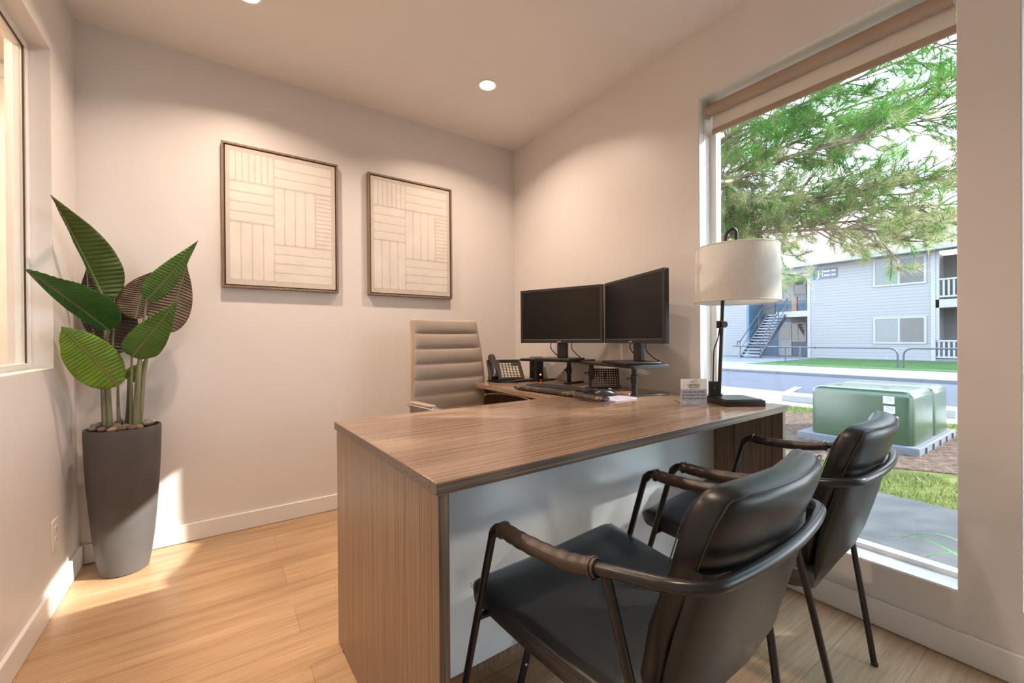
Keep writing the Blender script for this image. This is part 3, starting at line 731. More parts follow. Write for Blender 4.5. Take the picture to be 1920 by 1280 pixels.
# ================================================================== MONITORS + RISERS
def box_at(o,dx,dy): return o
def monitor(c, ang, label, first=None, zb=0.988, neck=True):
    # local: -y is the screen side; origin on the riser below the screen
    if first is not None:
        t=copy_tree(first); t.location=c; t.rotation_euler=(0,0,ang); t['label']=label; return t
    t=thing('monitor',label,'monitor',c,ang,'widescreen monitors on the return desk')
    w,h,d=0.556,0.333,0.022; z0=zb-c[2]; 
    m=MB(); m.box((-w/2,0.0,z0),(w/2,d,z0+h)); m.build('housing','bezel',t,bevel=0.003)
    m=MB(); m.box((-w/2+0.10,d,z0+0.06),(w/2-0.10,d+0.028,z0+h-0.07)); m.build('rear_cover','blackp',t,bevel=0.012,seg=3)
    m=MB(); f=0.016
    m.box((-w/2,-0.0035,z0),(-w/2+f,0,z0+h)); m.box((w/2-f,-0.0035,z0),(w/2,0,z0+h)); m.box((-w/2+f,-0.0035,z0+h-f),(w/2-f,0,z0+h)); m.box((-w/2+f,-0.0035,z0),(w/2-f,0,z0+0.020))
    m.build('bezel','bezel',t,bevel=0.001)
    m=MB(); m.box((-w/2+f,-0.0015,z0+0.0215),(w/2-f,-0.0003,z0+h-f)); m.build('screen','screen',t)
    m=MB(); m.box((-w/2+f,-0.0037,z0+0.0200),(w/2-f,-0.001,z0+0.0215)); m.build('trim_line','silver',t)
    text('brand_logo','acer',0.017,'logo',t,Matrix.Translation((-0.002,-0.0037,z0+0.0095))@Matrix.Rotation(PI/2,4,'X'),0.0002)
    m=MB(); m.box((-0.033,0.030,0.012),(0.033,0.052,z0+0.10)); m.build('stand_neck','blackp',t,bevel=0.003)
    m=MB(); m.prism([(-0.115,-0.105),(0.115,-0.105),(0.125,-0.09),(0.125,0.085),(0.105,0.10),(-0.105,0.10),(-0.125,0.085),(-0.125,-0.09)],0.0,0.012); m.build('stand_base','blackp',t,bevel=0.003)
    for x,l in ((-0.075,0.09),(0.068,0.06)):
        m=MB(); m.tube(smooth_path([(x,0.040,z0+0.02),(x-0.01,0.045,z0-0.03),(x+0.01,0.075,0.03),(x+0.02,0.115,0.008)],8),0.0028,8); m.build('cable','blackp',t,smooth=True)
    return t
RZ=0.887
# rotation: screen normal is local -y
mA=math.atan2(-0.53,0.20)          # direction of +x local from far-left end to near end
a1=math.atan2(-(1.03-0.49),-0.1075+0.309)
a2=math.atan2(-(1.562-1.037),-0.2975+0.111)
n1=Vector((math.sin(a1),-math.cos(a1),0)); n2=Vector((math.sin(a2),-math.cos(a2),0))
m0=monitor(Vector((-0.208,-0.762,RZ+0.0005)),a1,'left widescreen monitor, nearer the room corner, black screen off')
monitor(Vector((-0.204,-1.301,RZ+0.0005)),a2,'right widescreen monitor, nearer the lamp, black screen off',m0)

def riser(c, ang, L, D, label, first=None, inset=0.045):
    if first is not None:
        t=copy_tree(first); t.location=c; t.rotation_euler=(0,0,ang); t['label']=label; return t
    t=thing('monitor_riser',label,'monitor stand',c,ang,'black monitor risers on the return desk')
    h=RZ-c[2]
    m=MB(); pr=rrect(D,0.016,0.006,4,0,h-0.008); m.prism(pr,-L/2,L/2,axis=0); m.build('platform','blackp',t,smooth=True,bevel=0.001)
    for s in (-1,1):
        x=s*(L/2-inset)
        m=MB(); m.box((x-0.02,-D/2+0.005,0.0),(x+0.02,D/2+0.02,0.006)); m.build('foot_plate','bmetal',t,bevel=0.002)
        for q in (-1,):
            m=MB(); yq=q*(D/2-0.035); m.lathe([(0.014,0.006),(0.013,0.06),(0.017,0.062),(0.017,0.10),(0.013,0.102),(0.013,h-0.016)],c=(x,yq,0),n=18); lg=m.build('leg','bmetal',t,smooth=True)
            m=MB(); m.tube([(x,yq-0.012,0.085),(x+0.0,yq-0.034,0.085)],0.003,8); m.ball((x,yq-0.038,0.085),0.008,10,6); m.build('knob','blackp',lg,smooth=True)
    return t
# riser 2 under the right monitor: near corner about (-.34,-1.43), long side towards (-.24,-.98)
d2=Vector((0.235,0.972,0)).normalized(); s2=Vector((0.972,-0.235,0)).normalized()
Lr,Dr=0.47,0.20
cc=Vector((-0.335,-1.425,0))+d2*Lr/2+s2*Dr/2
rz2=math.atan2(-d2.y,-d2.x)
r0=riser((cc.x,cc.y,0.7405),rz2,Lr,Dr,'black monitor riser under the right monitor, nearer the lamp')
d1=Vector((0.270,-0.963,0)).normalized(); s1=Vector((0.963,0.270,0)).normalized()
cc1=Vector((-0.272,-0.440,0))+d1*Lr/2+s1*Dr/2
riser((cc1.x,cc1.y,0.7405),math.atan2(d1.y,d1.x),Lr,Dr,'black monitor riser under the left monitor, by the room corner',None,0.115)

# document holder with punched holes under the right riser
t=thing('document_holder','brown perforated tilted metal holder under the right monitor riser','holder',(-0.150,-1.075,0.7475),math.atan2(-0.55,0.62))
m=MB(); m.box((-0.075,-0.03,0.0),(0.075,0.05,0.004)); m.build('base','bmetal',t,bevel=0.001)
tm=Matrix.Translation((0,-0.022,0.006))@Matrix.Rotation(math.radians(-28),4,'X')
m=MB(); w_,h_=0.150,0.105; nx,nz=11,7
def uneven(n,L_):
    q=[0.0]
    for i in range(2*n+1): q.append(q[-1]+(0.40 if i%2 else 0.60))
    return [v*L_/q[-1] for v in q]
xs=[-w_/2+v for v in uneven(nx,w_)]; zs=uneven(nz,h_)
for i in range(2*nx+1):
    for j in range(2*nz+1):
        if i%2==1 and j%2==1: continue
        m.box((xs[i],-0.0006,zs[j]),(xs[i+1],0.0006,zs[j+1]),tm)
m.build('perforated_plate','perf',t)
m=MB(); m.tube([tm@Vector((0,0.0,0.08)),(0,0.045,0.003)],0.003,8); m.build('prop','bmetal',t)

# small speaker with red led
t=thing('speaker','small black speaker box with a red light behind the left riser','speaker',(-0.090,-0.385,0.7408),math.radians(-40))
m=MB(); m.prism(rrect(0.095,0.11,0.02),0,0.150); m.build('cabinet','blackp',t,bevel=0.004)
m=MB(); m.box((-0.038,-0.0575,0.045),(0.038,-0.054,0.14)); m.build('grille','bezel',t,bevel=0.003)
m=MB(); m.ball((0.028,-0.0575,0.032),(0.0045,0.002,0.0045),10,6); m.build('power_light','led',t,smooth=True)

# telephone
t=thing('desk_phone','black desk telephone with pale keys beside the office chair','telephone',(-0.375,-0.405,0.7408),math.atan2(-0.62,0.78)*0.62)
t.scale=(1.12,1.12,1.12)
tilt=Matrix.Translation((0,-0.085,0.012))@Matrix.Rotation(math.radians(36),4,'X')
m=MB(); m.box((-0.095,0.0,-0.010),(0.105,0.175,0.012),tilt); body=m.build('body','blackp',t,bevel=0.004)
m=MB(); m.box((-0.085,0.035,0.0),(-0.075,0.06,0.095)); m.box((0.080,0.035,0.0),(0.090,0.06,0.095)); m.box((-0.09,0.03,0),(0.095,0.075,0.004)); m.build('foot','blackp',t,bevel=0.002)
m=MB()
for j in range(9):
    for i in range(6 if j<8 else 4):
        x=-0.018+0.0185*i; y=0.016+0.0145*j
        if j>=7 and i>3: continue
        m.box((x-0.0065,y-0.004,0.012),(x+0.0065,y+0.004,0.0155),tilt)
m.build('keys','keyw',body,bevel=0.0008)
m=MB(); m.box((0.058,0.013,0.012),(0.074,0.021,0.016),tilt); m.build('red_key','red',body)
m=MB(); m.box((-0.02,0.150,0.012),(0.09,0.168,0.0135),tilt); m.build('display','screen',body)
m=MB(); hs=[tilt@Vector(p) for p in ((-0.066,-0.004,0.026),(-0.066,0.025,0.037),(-0.066,0.09,0.042),(-0.066,0.145,0.037),(-0.066,0.178,0.026))]
m.tube(smooth_path(hs,8),[0.022]*6+[0.019]*6+[0.016]*10+[0.019]*5+[0.022]*6,14); m.build('handset','blackp',t,smooth=True)
m=MB(); p=[]; base=smooth_path([(-0.09,-0.05,0.012),(-0.04,-0.115,0.010),(0.04,-0.12,0.010),(0.11,-0.08,0.010),(0.16,-0.05,0.010)],16)
for i in range(len(base)*10-10):
    f=i/10; a=base[int(f)]; b=base[min(int(f)+1,len(base)-1)]; c=a.lerp(b,f-int(f)); d=(b-a).normalized() if (b-a).length>0 else Vector((1,0,0)); n_=d.cross(Vector((0,0,1))); ph=i*0.62
    p.append(c+n_*0.008*math.cos(ph)+Vector((0,0,0.008*math.sin(ph))))
m.tube(p,0.0016,5,cap=False); m.build('coiled_cord','blackp',t,smooth=True)

# keyboard, wrist rest, mouse pad, mouse
KA=-1.500
t=thing('keyboard','black computer keyboard on the return desk in front of the monitors','keyboard',(-0.420,-1.000,0.7408),KA+0.0)   # local +x runs towards -y
m=MB(); m.prism(rrect(0.44,0.135,0.008),0.0,0.014); kb=m.build('case','blackp',t,bevel=0.003)
for j in range(6):
    x=-0.208; n=0
    ws=[0.018]*23
    if j==0: ws=[0.0175]*23
    if j==5: ws=[0.022,0.022,0.022,0.105,0.022,0.022,0.022,0.022,0.006,0.018,0.018,0.018,0.006,0.036,0.018]
    m=MB()
    for w_ in ws:
        if x+w_>0.212: break
        if w_>0.008: m.box((x+0.001,-0.056+0.019*(5-j),0.014),(x+w_-0.0015,-0.0395+0.019*(5-j),0.0205))
        x+=w_
    m.build('key_row','key',kb,bevel=0.0008)
t=thing('wrist_rest','dark marble print padded wrist rest along the keyboard','wrist rest',(-0.535,-1.020,0.7408),KA)
m=MB(); rings=[]
for i in range(25):
    x=-0.22+0.44*i/24; e=min(1,min(i,24-i)/2+0.35)
    rings.append([(x,0.036*e**0.4*math.copysign(abs(math.cos(a))**0.6,math.cos(a)),0.0115+0.0115*e*math.copysign(abs(math.sin(a))**0.7,math.sin(a))) for a in [2*PI*k/16 for k in range(16)]])
m.loft(rings); m.build('cushion','marble',t,smooth=True)
t=thing('mouse_pad','pale lavender mouse pad with a dark marble wrist cushion','mouse pad',(-0.455,-1.358,0.7408),KA-0.05)
m=MB(); m.prism(rrect(0.20,0.235,0.03),0.0,0.004); m.build('pad','pad',t)
m=MB(); rings=[]
for i in range(19):
    x=-0.095+0.19*i/18; e=min(1,min(i,18-i)/2+0.35)
    rings.append([(x,-0.095-0.010*math.cos(x/0.095*PI/2)+0.028*e**0.4*math.copysign(abs(math.cos(a))**0.6,math.cos(a)),0.015+0.011*e*math.copysign(abs(math.sin(a))**0.7,math.sin(a))) for a in [2*PI*k/16 for k in range(16)]])
m.loft(rings); m.build('cushion','marble',t,smooth=True)
t=thing('computer_mouse','black computer mouse on the lavender mouse pad','mouse',(-0.415,-1.318,0.7450),KA-0.35)
m=MB(); rings=[]
for i in range(15):
    f=i/14; y=-0.055+0.11*f; w_=0.031*(math.sin(PI*(0.08+0.84*f)))**0.5; h_=0.036*(math.sin(PI*(0.10+0.80*f)))**0.8*(1.1-0.3*f)
    rings.append([(w_*math.copysign(abs(math.cos(a))**0.8,math.cos(a)),y,max(0.0008,h_/2+h_/2*math.sin(a))) for a in [2*PI*k/18 for k in range(18)]])
m.loft(rings); bd=m.build('shell','blackp',t,smooth=True)
m=MB(); m.ball((0,0.028,0.030),(0.004,0.010,0.006),10,6); m.build('scroll_wheel','silver',bd,smooth=True)
t=thing('card_stack','short wooden block on the desk between keyboard and riser','block',(-0.30,-1.345,0.7412),KA)
m=MB(); m.box((-0.04,-0.03,0),(0.04,0.03,0.016)); tag(m.build('block','lam_y',t,bevel=0.002))

# ================================================================== TABLE LAMP
LPc=Vector((-0.150,-1.785,0.7402)); la=math.atan2(-0.5,0.86)
t=thing('table_lamp','dark bronze table lamp with a beige linen drum shade by the window','lamp',LPc,0)
R_=Matrix.Rotation(-0.575,4,'Z')
m=MB(); m.prism(rrect(0.165,0.165,0.004),0.0,0.0235,R_); m.build('base','bronze',t,bevel=0.0015)
m=MB(); m.prism(rrect(0.150,0.150,0.004),0.0235,0.027,R_); m.build('base_plate','bronze',t,bevel=0.0008)
def lw(x,y,z): return Vector((x,y,z))-LPc
pole=[lw(-0.157,-1.7255,0.767),lw(-0.148,-1.730,1.087),lw(-0.134,-1.740,1.40),lw(-0.130,-1.742,1.437)]
m=MB(); m.tube(fillet([pole[0],pole[2],lw(-0.1275,-1.744,1.452),lw(-0.106,-1.760,1.476),lw(-0.094,-1.768,1.462),lw(-0.094,-1.768,1.400)],0.012,6),0.0075,14); m.build('pole','bronze',t,smooth=True)
m=MB(); m.lathe([(0.014,0.0),(0.014,0.008),(0.010,0.010)],c=lw(-0.157,-1.7255,0.767),n=20); m.build('pole_collar','bronze',t,smooth=True)
kp=lw(-0.1495,-1.7295,1.068)
m=MB(); q=Matrix.Rotation(-0.575,3,'Z'); 
m.tube([kp+q@Vector((-0.006,0,0.016)),kp+q@Vector((-0.006,0,-0.016))],0.011,12)
m.tube([kp,kp+q@Vector((0.004,-0.014,0.0))],0.006,12); m.tube([kp+q@Vector((0.004,-0.014,0.0)),kp+q@Vector((0.006,-0.024,0))],0.0135,16); m.build('height_knob','bronze',t,smooth=True)
SC=lw(-0.094,-1.768,0)      # centre of the shade
m=MB(); m.lathe([(0.030,1.3985),(0.034,1.402),(0.030,1.405),(0.018,1.409),(0.009,1.415)],c=(SC.x,SC.y,-LPc.z),n=24); m.build('finial_cap','bronze',t,smooth=True)
m=MB(); rt,rb=0.158,0.163; z0,z1=1.160-LPc.z,1.394-LPc.z
m.loft([[(SC.x+r_*math.cos(2*PI*k/72),SC.y+r_*math.sin(2*PI*k/72),z_) for k in range(72)] for r_,z_ in ((rb,z0),(rb-(rb-rt)*0.5,(z0+z1)/2),(rt,z1),(rt-0.002,z1),(rb-0.002,z0))],closed=True); sh=m.build('lamp_shade','linen',t,smooth=True)
m=MB()
for r_,z_ in ((rb+0.0003,z0+0.003),(rt+0.0003,z1-0.003)): m.tube([(SC.x+r_*math.cos(2*PI*k/72),SC.y+r_*math.sin(2*PI*k/72),z_) for k in range(72)],0.0018,6,closed=True)
m.build('shade_trim','linen_trim',sh,smooth=True)
m=MB()
for k in range(3):
    a=2*PI*k/3+0.4; m.tube([(SC.x,SC.y,z1-0.004),(SC.x+(rt-0.002)*math.cos(a),SC.y+(rt-0.002)*math.sin(a),z1-0.004)],0.0018,6)
m.tube([(SC.x,SC.y,z1+0.008),(SC.x,SC.y,z1-0.06)],0.012,12); m.build('shade_fitter','bronze',sh,smooth=True)
m=MB(); m.ball((SC.x,SC.y,z1-0.10),(0.028,0.028,0.038),14,8); m.build('bulb','label',t,smooth=True)
m=MB(); m.prism(rrect(0.034,0.018,0.003),0.0,0.060,Matrix.Translation(lw(-0.1715,-1.7075,0.7678))@R_); dv=m.build('dimmer_box','blackp',t,bevel=0.002)
m=MB(); m.ball(lw(-0.1715,-1.7075,0.7978)+q@Vector((0,-0.0095,0.004)),0.0022,8,5); m.build('dimmer_light','silver',dv)
m=MB(); m.tube(smooth_path([lw(-0.1715,-1.7075,0.826),lw(-0.174,-1.711,0.90),lw(-0.172,-1.7125,0.96),lw(-0.158,-1.722,1.01),lw(-0.1535,-1.727,1.055)],8),0.0028,8); m.build('power_cord','blackp',t,smooth=True)

# ================================================================== SIGN CARD
t=thing('desk_sign','small square card sign on the desk in front of the lamp','sign',(-0.327,-1.716,0.7405),math.atan2(-0.568,0.823))
w_,h_=0.105,0.107
m=MB(); m.box((-w_/2,-0.001,0.0),(w_/2,0.001,h_)); m.build('card','card',t)
m=MB(); m.box((-w_/2,-0.0014,0.0),(w_/2,-0.0010,h_*0.618)); m.build('grey_field','card_grey',t)
RX=Matrix.Rotation(PI/2,4,'X')
def st(s,size,z,mat='ink',x=0): text('lettering',s,size,mat,t,Matrix.Translation((x,-0.0018,z))@RX,0.0002)
st('LAKESIDE',0.0115,h_*0.775); st('VILLAGE',0.0115,h_*0.68)
st('NO CASH ACCEPTED',0.0092,h_*0.505); st('ID REQUIRED TO TOUR',0.0086,h_*0.385); st('NO TOURS AFTER DUSK',0.0086,h_*0.262)
m=MB(); m.tube([(0.014*math.cos(a),-0.0016,h_*0.93+0.004*math.sin(a*2)) for a in [k*0.2 for k in range(14)]],0.0006,5); m.tube([(-0.014,-0.0016,h_*0.885),(0.0,-0.0016,h_*0.878),(0.014,-0.0016,h_*0.885)],0.0005,5); m.build('emblem','ink',t)
m=MB(); m.tube([(-w_*0.36+0.006*math.cos(a),-0.0018,h_*0.11+0.006*math.sin(a)) for a in [2*PI*k/20 for k in range(20)]],0.0008,5,closed=True); m.ball((-w_*0.36,-0.0018,h_*0.11),(0.003,0.0008,0.003),8,4); m.build('round_logo','ink_w',t)
m=MB(); m.box((-0.012,-0.0018,h_*0.135),(0.026,-0.0014,h_*0.145)); m.box((-0.012,-0.0018,h_*0.070),(0.024,-0.0014,h_*0.085)); m.build('small_print','ink_w',t)
m=MB(); m.tube([(-w_/2-0.016,0.028,0.020),(-w_/2+0.012,0.004,0.003)],0.003,8); m.tube([(-w_/2+0.012,0.004,0.0035),(0.02,0.03,0.0035)],0.003,8); m.build('easel_foot','woodpost',t,smooth=True)

# ================================================================== PLANT
PC=Vector((-2.250,-0.168,0))
t=thing('planter','tall tapered charcoal planter in the back left corner','planter',PC)
prof=[(0.0,0.0),(0.074,0.0),(0.083,0.006),(0.093,0.06),(0.103,0.14),(0.1125,0.25),(0.121,0.37),(0.1275,0.49),(0.1305,0.60),(0.1305,0.633),(0.1290,0.637),(0.1235,0.637),(0.122,0.632),(0.121,0.585),(0.0,0.585)]
m=MB(); m.lathe(prof[1:-1],n=72,cap=True); m.build('pot','pot',t,smooth=True)
m=MB(); m.lathe([(0.1205,0.620),(0.06,0.627),(0.001,0.627)],n=32,cap=False); m.build('soil','soil',t)
rnd=random.Random(3); placed=[]
keep=[(-2.307,-0.154),(-2.261,-0.177),(-2.220,-0.205),(-2.206,-0.214),(-2.239,-0.192)]
tries=0
while len(placed)<38 and tries<6000:
    tries+=1
    a=rnd.random()*2*PI; rr=0.104*math.sqrt(rnd.random()); x,y=PC.x+rr*math.cos(a),PC.y+rr*math.sin(a); sz=rnd.uniform(0.012,0.0195)
    if any(math.hypot(x-p[0],y-p[1])<(sz+p[2])*0.95 for p in placed): continue
    if any(math.hypot(x-k[0],y-k[1])<0.017+sz*0.4 for k in keep): continue
    placed.append((x,y,sz))
proto=[]
posw=['at the back left','at the back right','at the front right','at the front left']
for i,(x,y,sz) in enumerate(placed):
    k=i%5
    if len(proto)<5:
        m=MB(); Mx=Euler((rnd.random()*0.4,rnd.random()*0.4,rnd.random()*3)).to_matrix()
        m.ball((0,0,0),(1.25,0.95,0.72),12,8,Mx)
        for v_i,v in enumerate(m.v): m.v[v_i]=tuple(c*(1+0.06*math.sin(v[0]*3+v[1]*5+k)) for c in v)
        o=m.build('pebble',STONES[k],smooth=True); proto.append(o)
    else:
        o=proto[k].copy(); col.objects.link(o)
    o.location=(x,y,0.628+sz*0.72+rnd.random()*0.010); o.scale=(sz,sz,sz); o.rotation_euler=(0,0,rnd.random()*6)
    tag(o,'small smooth river pebble covering the soil of the charcoal planter','pebble','pebbles in the planter')

t=thing('artificial_plant','tall banana-leaf plant with broad green leaves in the charcoal planter','plant',(PC.x,PC.y,0.59))
PO=Vector((PC.x,PC.y,0.59))
CAMP=Vector((CX,CY,CZ))
def leaf(mid, wL, wR, mat, fold=0.35, turn=0.0, ribs=0.0030, wavy=0.3, back=None):
    """midrib through mid (3 points), blade half widths wL/wR, folded in a V about the midrib"""
    P=[Vector(p)-PO for p in mid]
    line=[]; n=150
    c=P[1]*2-(P[0]+P[2])*0.5
    for i in range(n+1):
        s=i/n; line.append(P[0]*(1-s)**2+c*2*s*(1-s)+P[2]*s*s)
    view=(CAMP-PO-P[1]).normalized()
    m=MB(); nw=8; grid=[]
    for i,p in enumerate(line):
        s=i/n; d=(line[min(i+1,n)]-line[max(i-1,0)]).normalized()
        side=d.cross(view).normalized(); nrm=side.cross(d).normalized()
        if turn: 
            Rm=Matrix.Rotation(turn,3,d); side=Rm@side; nrm=Rm@nrm
        prof=(math.sin(PI*min(1,s**0.62*0.985+0.006)))**0.75 if s<0.999 else 0.02
        prof=max(prof*(1-s**5)**0.5,0.02)
        row=[]
        for k in range(-nw,nw+1):
            f=k/nw; w=(wR if f>0 else wL)*abs(f)*prof
            rib=ribs*math.sin(s*150+abs(f)*4.5)*min(1,abs(f)*3)*(1-0.4*abs(f))
            edge=wavy*0.012*math.sin(s*23+f*2)*abs(f)**2
            h=fold*w+rib+edge-0.18*w*abs(f)
            row.append(p+side*(w*math.copysign(1,f) if k else 0)+nrm*h-d*0.12*w*0)
        grid.append(row)
    vs=[v for r in grid for v in r]; q=2*nw+1; fs=[(i*q+k,i*q+k+1,(i+1)*q+k+1,(i+1)*q+k) for i in range(n) for k in range(2*nw)]
    m.add(vs,fs)
    o=m.build('leaf',mat,t,smooth=True)
    sd=o.modifiers.new('th','SOLIDIFY'); sd.thickness=0.0008
    m=MB(); m.tube([l_ for l_ in line],[0.0042*(1-0.8*i/n)+0.0006 for i in range(n+1)],7); m.build('midrib','rib',o,smooth=True)
    return o
def stem(pts, r0, r1, mat='stem'):
    p=smooth_path([Vector(x)-PO for x in pts],6); n=len(p)
    m=MB(); m.tube(p,[r0+(r1-r0)*i/(n-1) for i in range(n)],10); return m.build('stem',mat,t,smooth=True)
leaf([[-2.307,-0.154,1.191],[-2.363,-0.256,1.388],[-2.392,-0.504,1.542]],0.010,0.105,'leaf_olive',0.25,0.15)
leaf([[-2.292,-0.19,1.066],[-2.372,-0.423,1.180],[-2.380,-0.82,1.234]],0.030,0.100,'leaf_deep',0.55,-0.2)
leaf([[-2.255,-0.253,0.824],[-2.330,-0.368,0.973],[-2.378,-0.467,1.07]],0.082,0.078,'leaf_bright',0.12,0.1)
leaf([[-2.162,-0.218,1.199],[-2.078,-0.265,1.310],[-1.971,-0.324,1.468]],0.055,0.042,'leaf_green',0.22,-0.1)
leaf([[-2.21,-0.246,0.948],[-2.138,-0.357,1.043],[-2.036,-0.451,1.187]],0.062,0.072,'leaf_green',0.2,0.1)
leaf([[-2.211,-0.124,1.119],[-2.188,-0.127,1.235],[-2.152,-0.139,1.335]],0.075,0.050,'leaf_brown',0.1,0.0,0.0035)
leaf([[-2.114,-0.150,1.057],[-2.062,-0.150,1.215],[-2.020,-0.165,1.380]],0.085,0.070,'leaf_brown',0.12,0.0,0.0035)
leaf([[-2.297,-0.089,0.960],[-2.290,-0.078,1.141],[-2.290,-0.080,1.346]],0.085,0.085,'leaf_black',0.08,0.0,0.004)
leaf([[-2.357,-0.084,1.046],[-2.374,-0.069,1.206],[-2.380,-0.074,1.342]],0.036,0.055,'leaf_black',0.1,0.0,0.003)
leaf([[-2.237,-0.132,0.837],[-2.210,-0.138,0.875],[-2.182,-0.140,0.925]],0.035,0.035,'leaf_bright',0.1,0.0,0.0015)
stem([[-2.298,-0.152,0.592],[-2.302,-0.148,0.779],[-2.308,-0.142,1.015],[-2.307,-0.154,1.191]],0.013,0.005)
stem([[-2.312,-0.150,0.592],[-2.318,-0.144,0.779],[-2.325,-0.140,0.897],[-2.292,-0.19,1.066]],0.012,0.005)
stem([[-2.261,-0.177,0.592],[-2.266,-0.173,0.731],[-2.255,-0.253,0.824]],0.0085,0.004)
stem([[-2.220,-0.205,0.592],[-2.219,-0.205,0.778],[-2.21,-0.246,0.948]],0.0085,0.004)
stem([[-2.206,-0.210,0.592],[-2.195,-0.215,0.825],[-2.182,-0.220,0.99],[-2.162,-0.218,1.199]],0.0135,0.004)
stem([[-2.239,-0.192,0.592],[-2.233,-0.180,0.731],[-2.237,-0.132,0.837]],0.0085,0.004,'stem_dark')
stem([[-2.196,-0.200,0.592],[-2.171,-0.19,0.919],[-2.140,-0.17,1.0],[-2.114,-0.150,1.06]],0.010,0.004)
stem([[-2.25,-0.18,0.592],[-2.252,-0.18,0.64],[-2.253,-0.18,0.672]],0.006,0.001,'stem_dark')

# ================================================================== OUTDOORS
def ground(name,x0,x1,y0,y1,z0,z1,mat,bev=0):
    m=MB(); m.box((x0,y0,z0),(x1,y1,z1)); return struct(m.build(name,mat,bevel=bev))
YA,YB=-16.0,26.0
ground('ground',-1,60,-40,60,G-0.30,G-0.16,'asphalt')
ground('sidewalk_near',TR+0.001,2.16,YA,YB,G-0.15,G,'concrete')
ground('bounce_ground',-12,TR+0.001,-20,-6.53,G-0.15,G+0.001,'concrete_l')  # unseen pale ground, added to bounce daylight towards the room
ground('lawn_near',2.16,6.2,YA,YB,G-0.15,G-0.012,'lawn')
ground('parking_strip',6.2,8.3,YA,YB,G-0.15,G-0.02,'concrete_l')
ground('road',8.3,13.3,YA,YB,G-0.15,G-0.035,'asphalt')
ground('curb_far',13.3,13.6,YA,YB,G-0.15,G+0.06,'curb',0.02)
ground('sidewalk_far',13.6,16.9,YA,YB,G-0.15,G+0.05,'curb')
ground('walkway_far',16.9,30.0,6.7,YB,G-0.15,G+0.045,'curb')
ground('lawn_far',16.9,24.6,YA,6.7,G-0.15,G+0.06,'lawn_far')
ground('walkway_house',24.6,30.0,YA,6.7,G-0.15,G+0.04,'curb')
m=MB(); Rz=Matrix.Translation((7.9,1.4,0))@Matrix.Rotation(math.radians(13),4,'Z'); m.box((-1.7,-0.07,G-0.0195),(1.6,0.07,G-0.0155),Rz); struct(m.build('road_marking','paint'))
t=thing('wheel_stop','concrete wheel stop on the pale parking strip behind the green box','wheel stop',(6.9,-0.15,G-0.02))
m=MB(); m.prism([(-0.09,0),(0.09,0),(0.06,0.11),(-0.06,0.11)],-1.15,1.15,axis=1); m.build('block','concrete_l',t,bevel=0.008)
# mulch bed round the box
m=MB(); rnd=random.Random(8)
P=[(4.3+1.55*math.cos(a)*(1+0.13*math.sin(3*a)),-0.85+1.75*math.sin(a)*(1+0.1*math.cos(4*a))) for a in [2*PI*k/48 for k in range(48)]]
m.prism(P,G-0.05,G-0.004); struct(m.build('mulch_bed','mulch'))
# grass blades on the near lawn
def blades(n, x0,x1,y0,y1,h0,h1,w,zb,seed,avoid):
    r=np.random.default_rng(seed); x=r.uniform(x0,x1,n); y=r.uniform(y0,y1,n); k=avoid(x,y); x=x[k]; y=y[k]; n=len(x)
    h=r.uniform(h0,h1,n); a=r.uniform(0,2*PI,n); lx=r.normal(0,0.35,n)*h; ly=r.normal(0,0.35,n)*h
    v=np.zeros((n,3,3)); v[:,0]=np.stack([x-np.cos(a)*w,y-np.sin(a)*w,np.full(n,zb)],1); v[:,1]=np.stack([x+np.cos(a)*w,y+np.sin(a)*w,np.full(n,zb)],1); v[:,2]=np.stack([x+lx,y+ly,zb+h],1)
    return v.reshape(-1,3)
def tri_mesh(name, v, mat, parent=None):
    me=bpy.data.meshes.new(name); n=len(v)//3
    me.vertices.add(len(v)); me.vertices.foreach_set('co',v.astype(np.float32).ravel())
    me.loops.add(len(v)); me.loops.foreach_set('vertex_index',np.arange(len(v),dtype=np.int32))
    me.polygons.add(n); me.polygons.foreach_set('loop_start',np.arange(0,3*n,3,dtype=np.int32)); me.polygons.foreach_set('loop_total',np.full(n,3,dtype=np.int32))
    me.materials.append(M_[mat]); me.update(); me.validate()
    o=bpy.data.objects.new(name,me); col.objects.link(o)
    if parent is not None: o.parent=parent
    return o
inb=lambda x,y: ((x-4.3)/1.5)**2+((y+0.85)/1.7)**2
nz=lambda x,y: np.sin(x*3.1+1)*np.sin(y*2.3)+np.sin(x*7.7)*np.cos(y*6.1)*0.6
g=blades(42000,2.16,6.2,-3.2,1.8,0.02,0.055,0.0032,G-0.013,1,lambda x,y:(inb(x,y)>1.0)&(nz(x,y)>-0.75))
o=tri_mesh('lawn_grass',g,'blade'); tag(o,'short yellow green grass on the lawn around the green box','grass',kind='stuff')
# straw and bark chips
r=np.random.default_rng(4); n=5000; a=r.uniform(0,2*PI,n); q=np.sqrt(r.uniform(0,1,n)); x=4.3+1.5*q*np.cos(a); y=-0.85+1.7*q*np.sin(a); al=r.uniform(0,PI,n); L1=r.uniform(0.01,0.045,n)
v=np.zeros((n,3,3)); zz=G+r.uniform(0.0,0.03,n)
v[:,0]=np.stack([x,y,zz],1); v[:,1]=np.stack([x+np.cos(al)*L1,y+np.sin(al)*L1,zz+r.uniform(-0.01,0.01,n)],1); v[:,2]=np.stack([x-np.sin(al)*0.008,y+np.cos(al)*0.008,zz],1)
o=tri_mesh('bark_chips',v.reshape(-1,3),'mulch'); tag(o,'loose brown bark mulch around the base of the green box','mulch',kind='stuff')
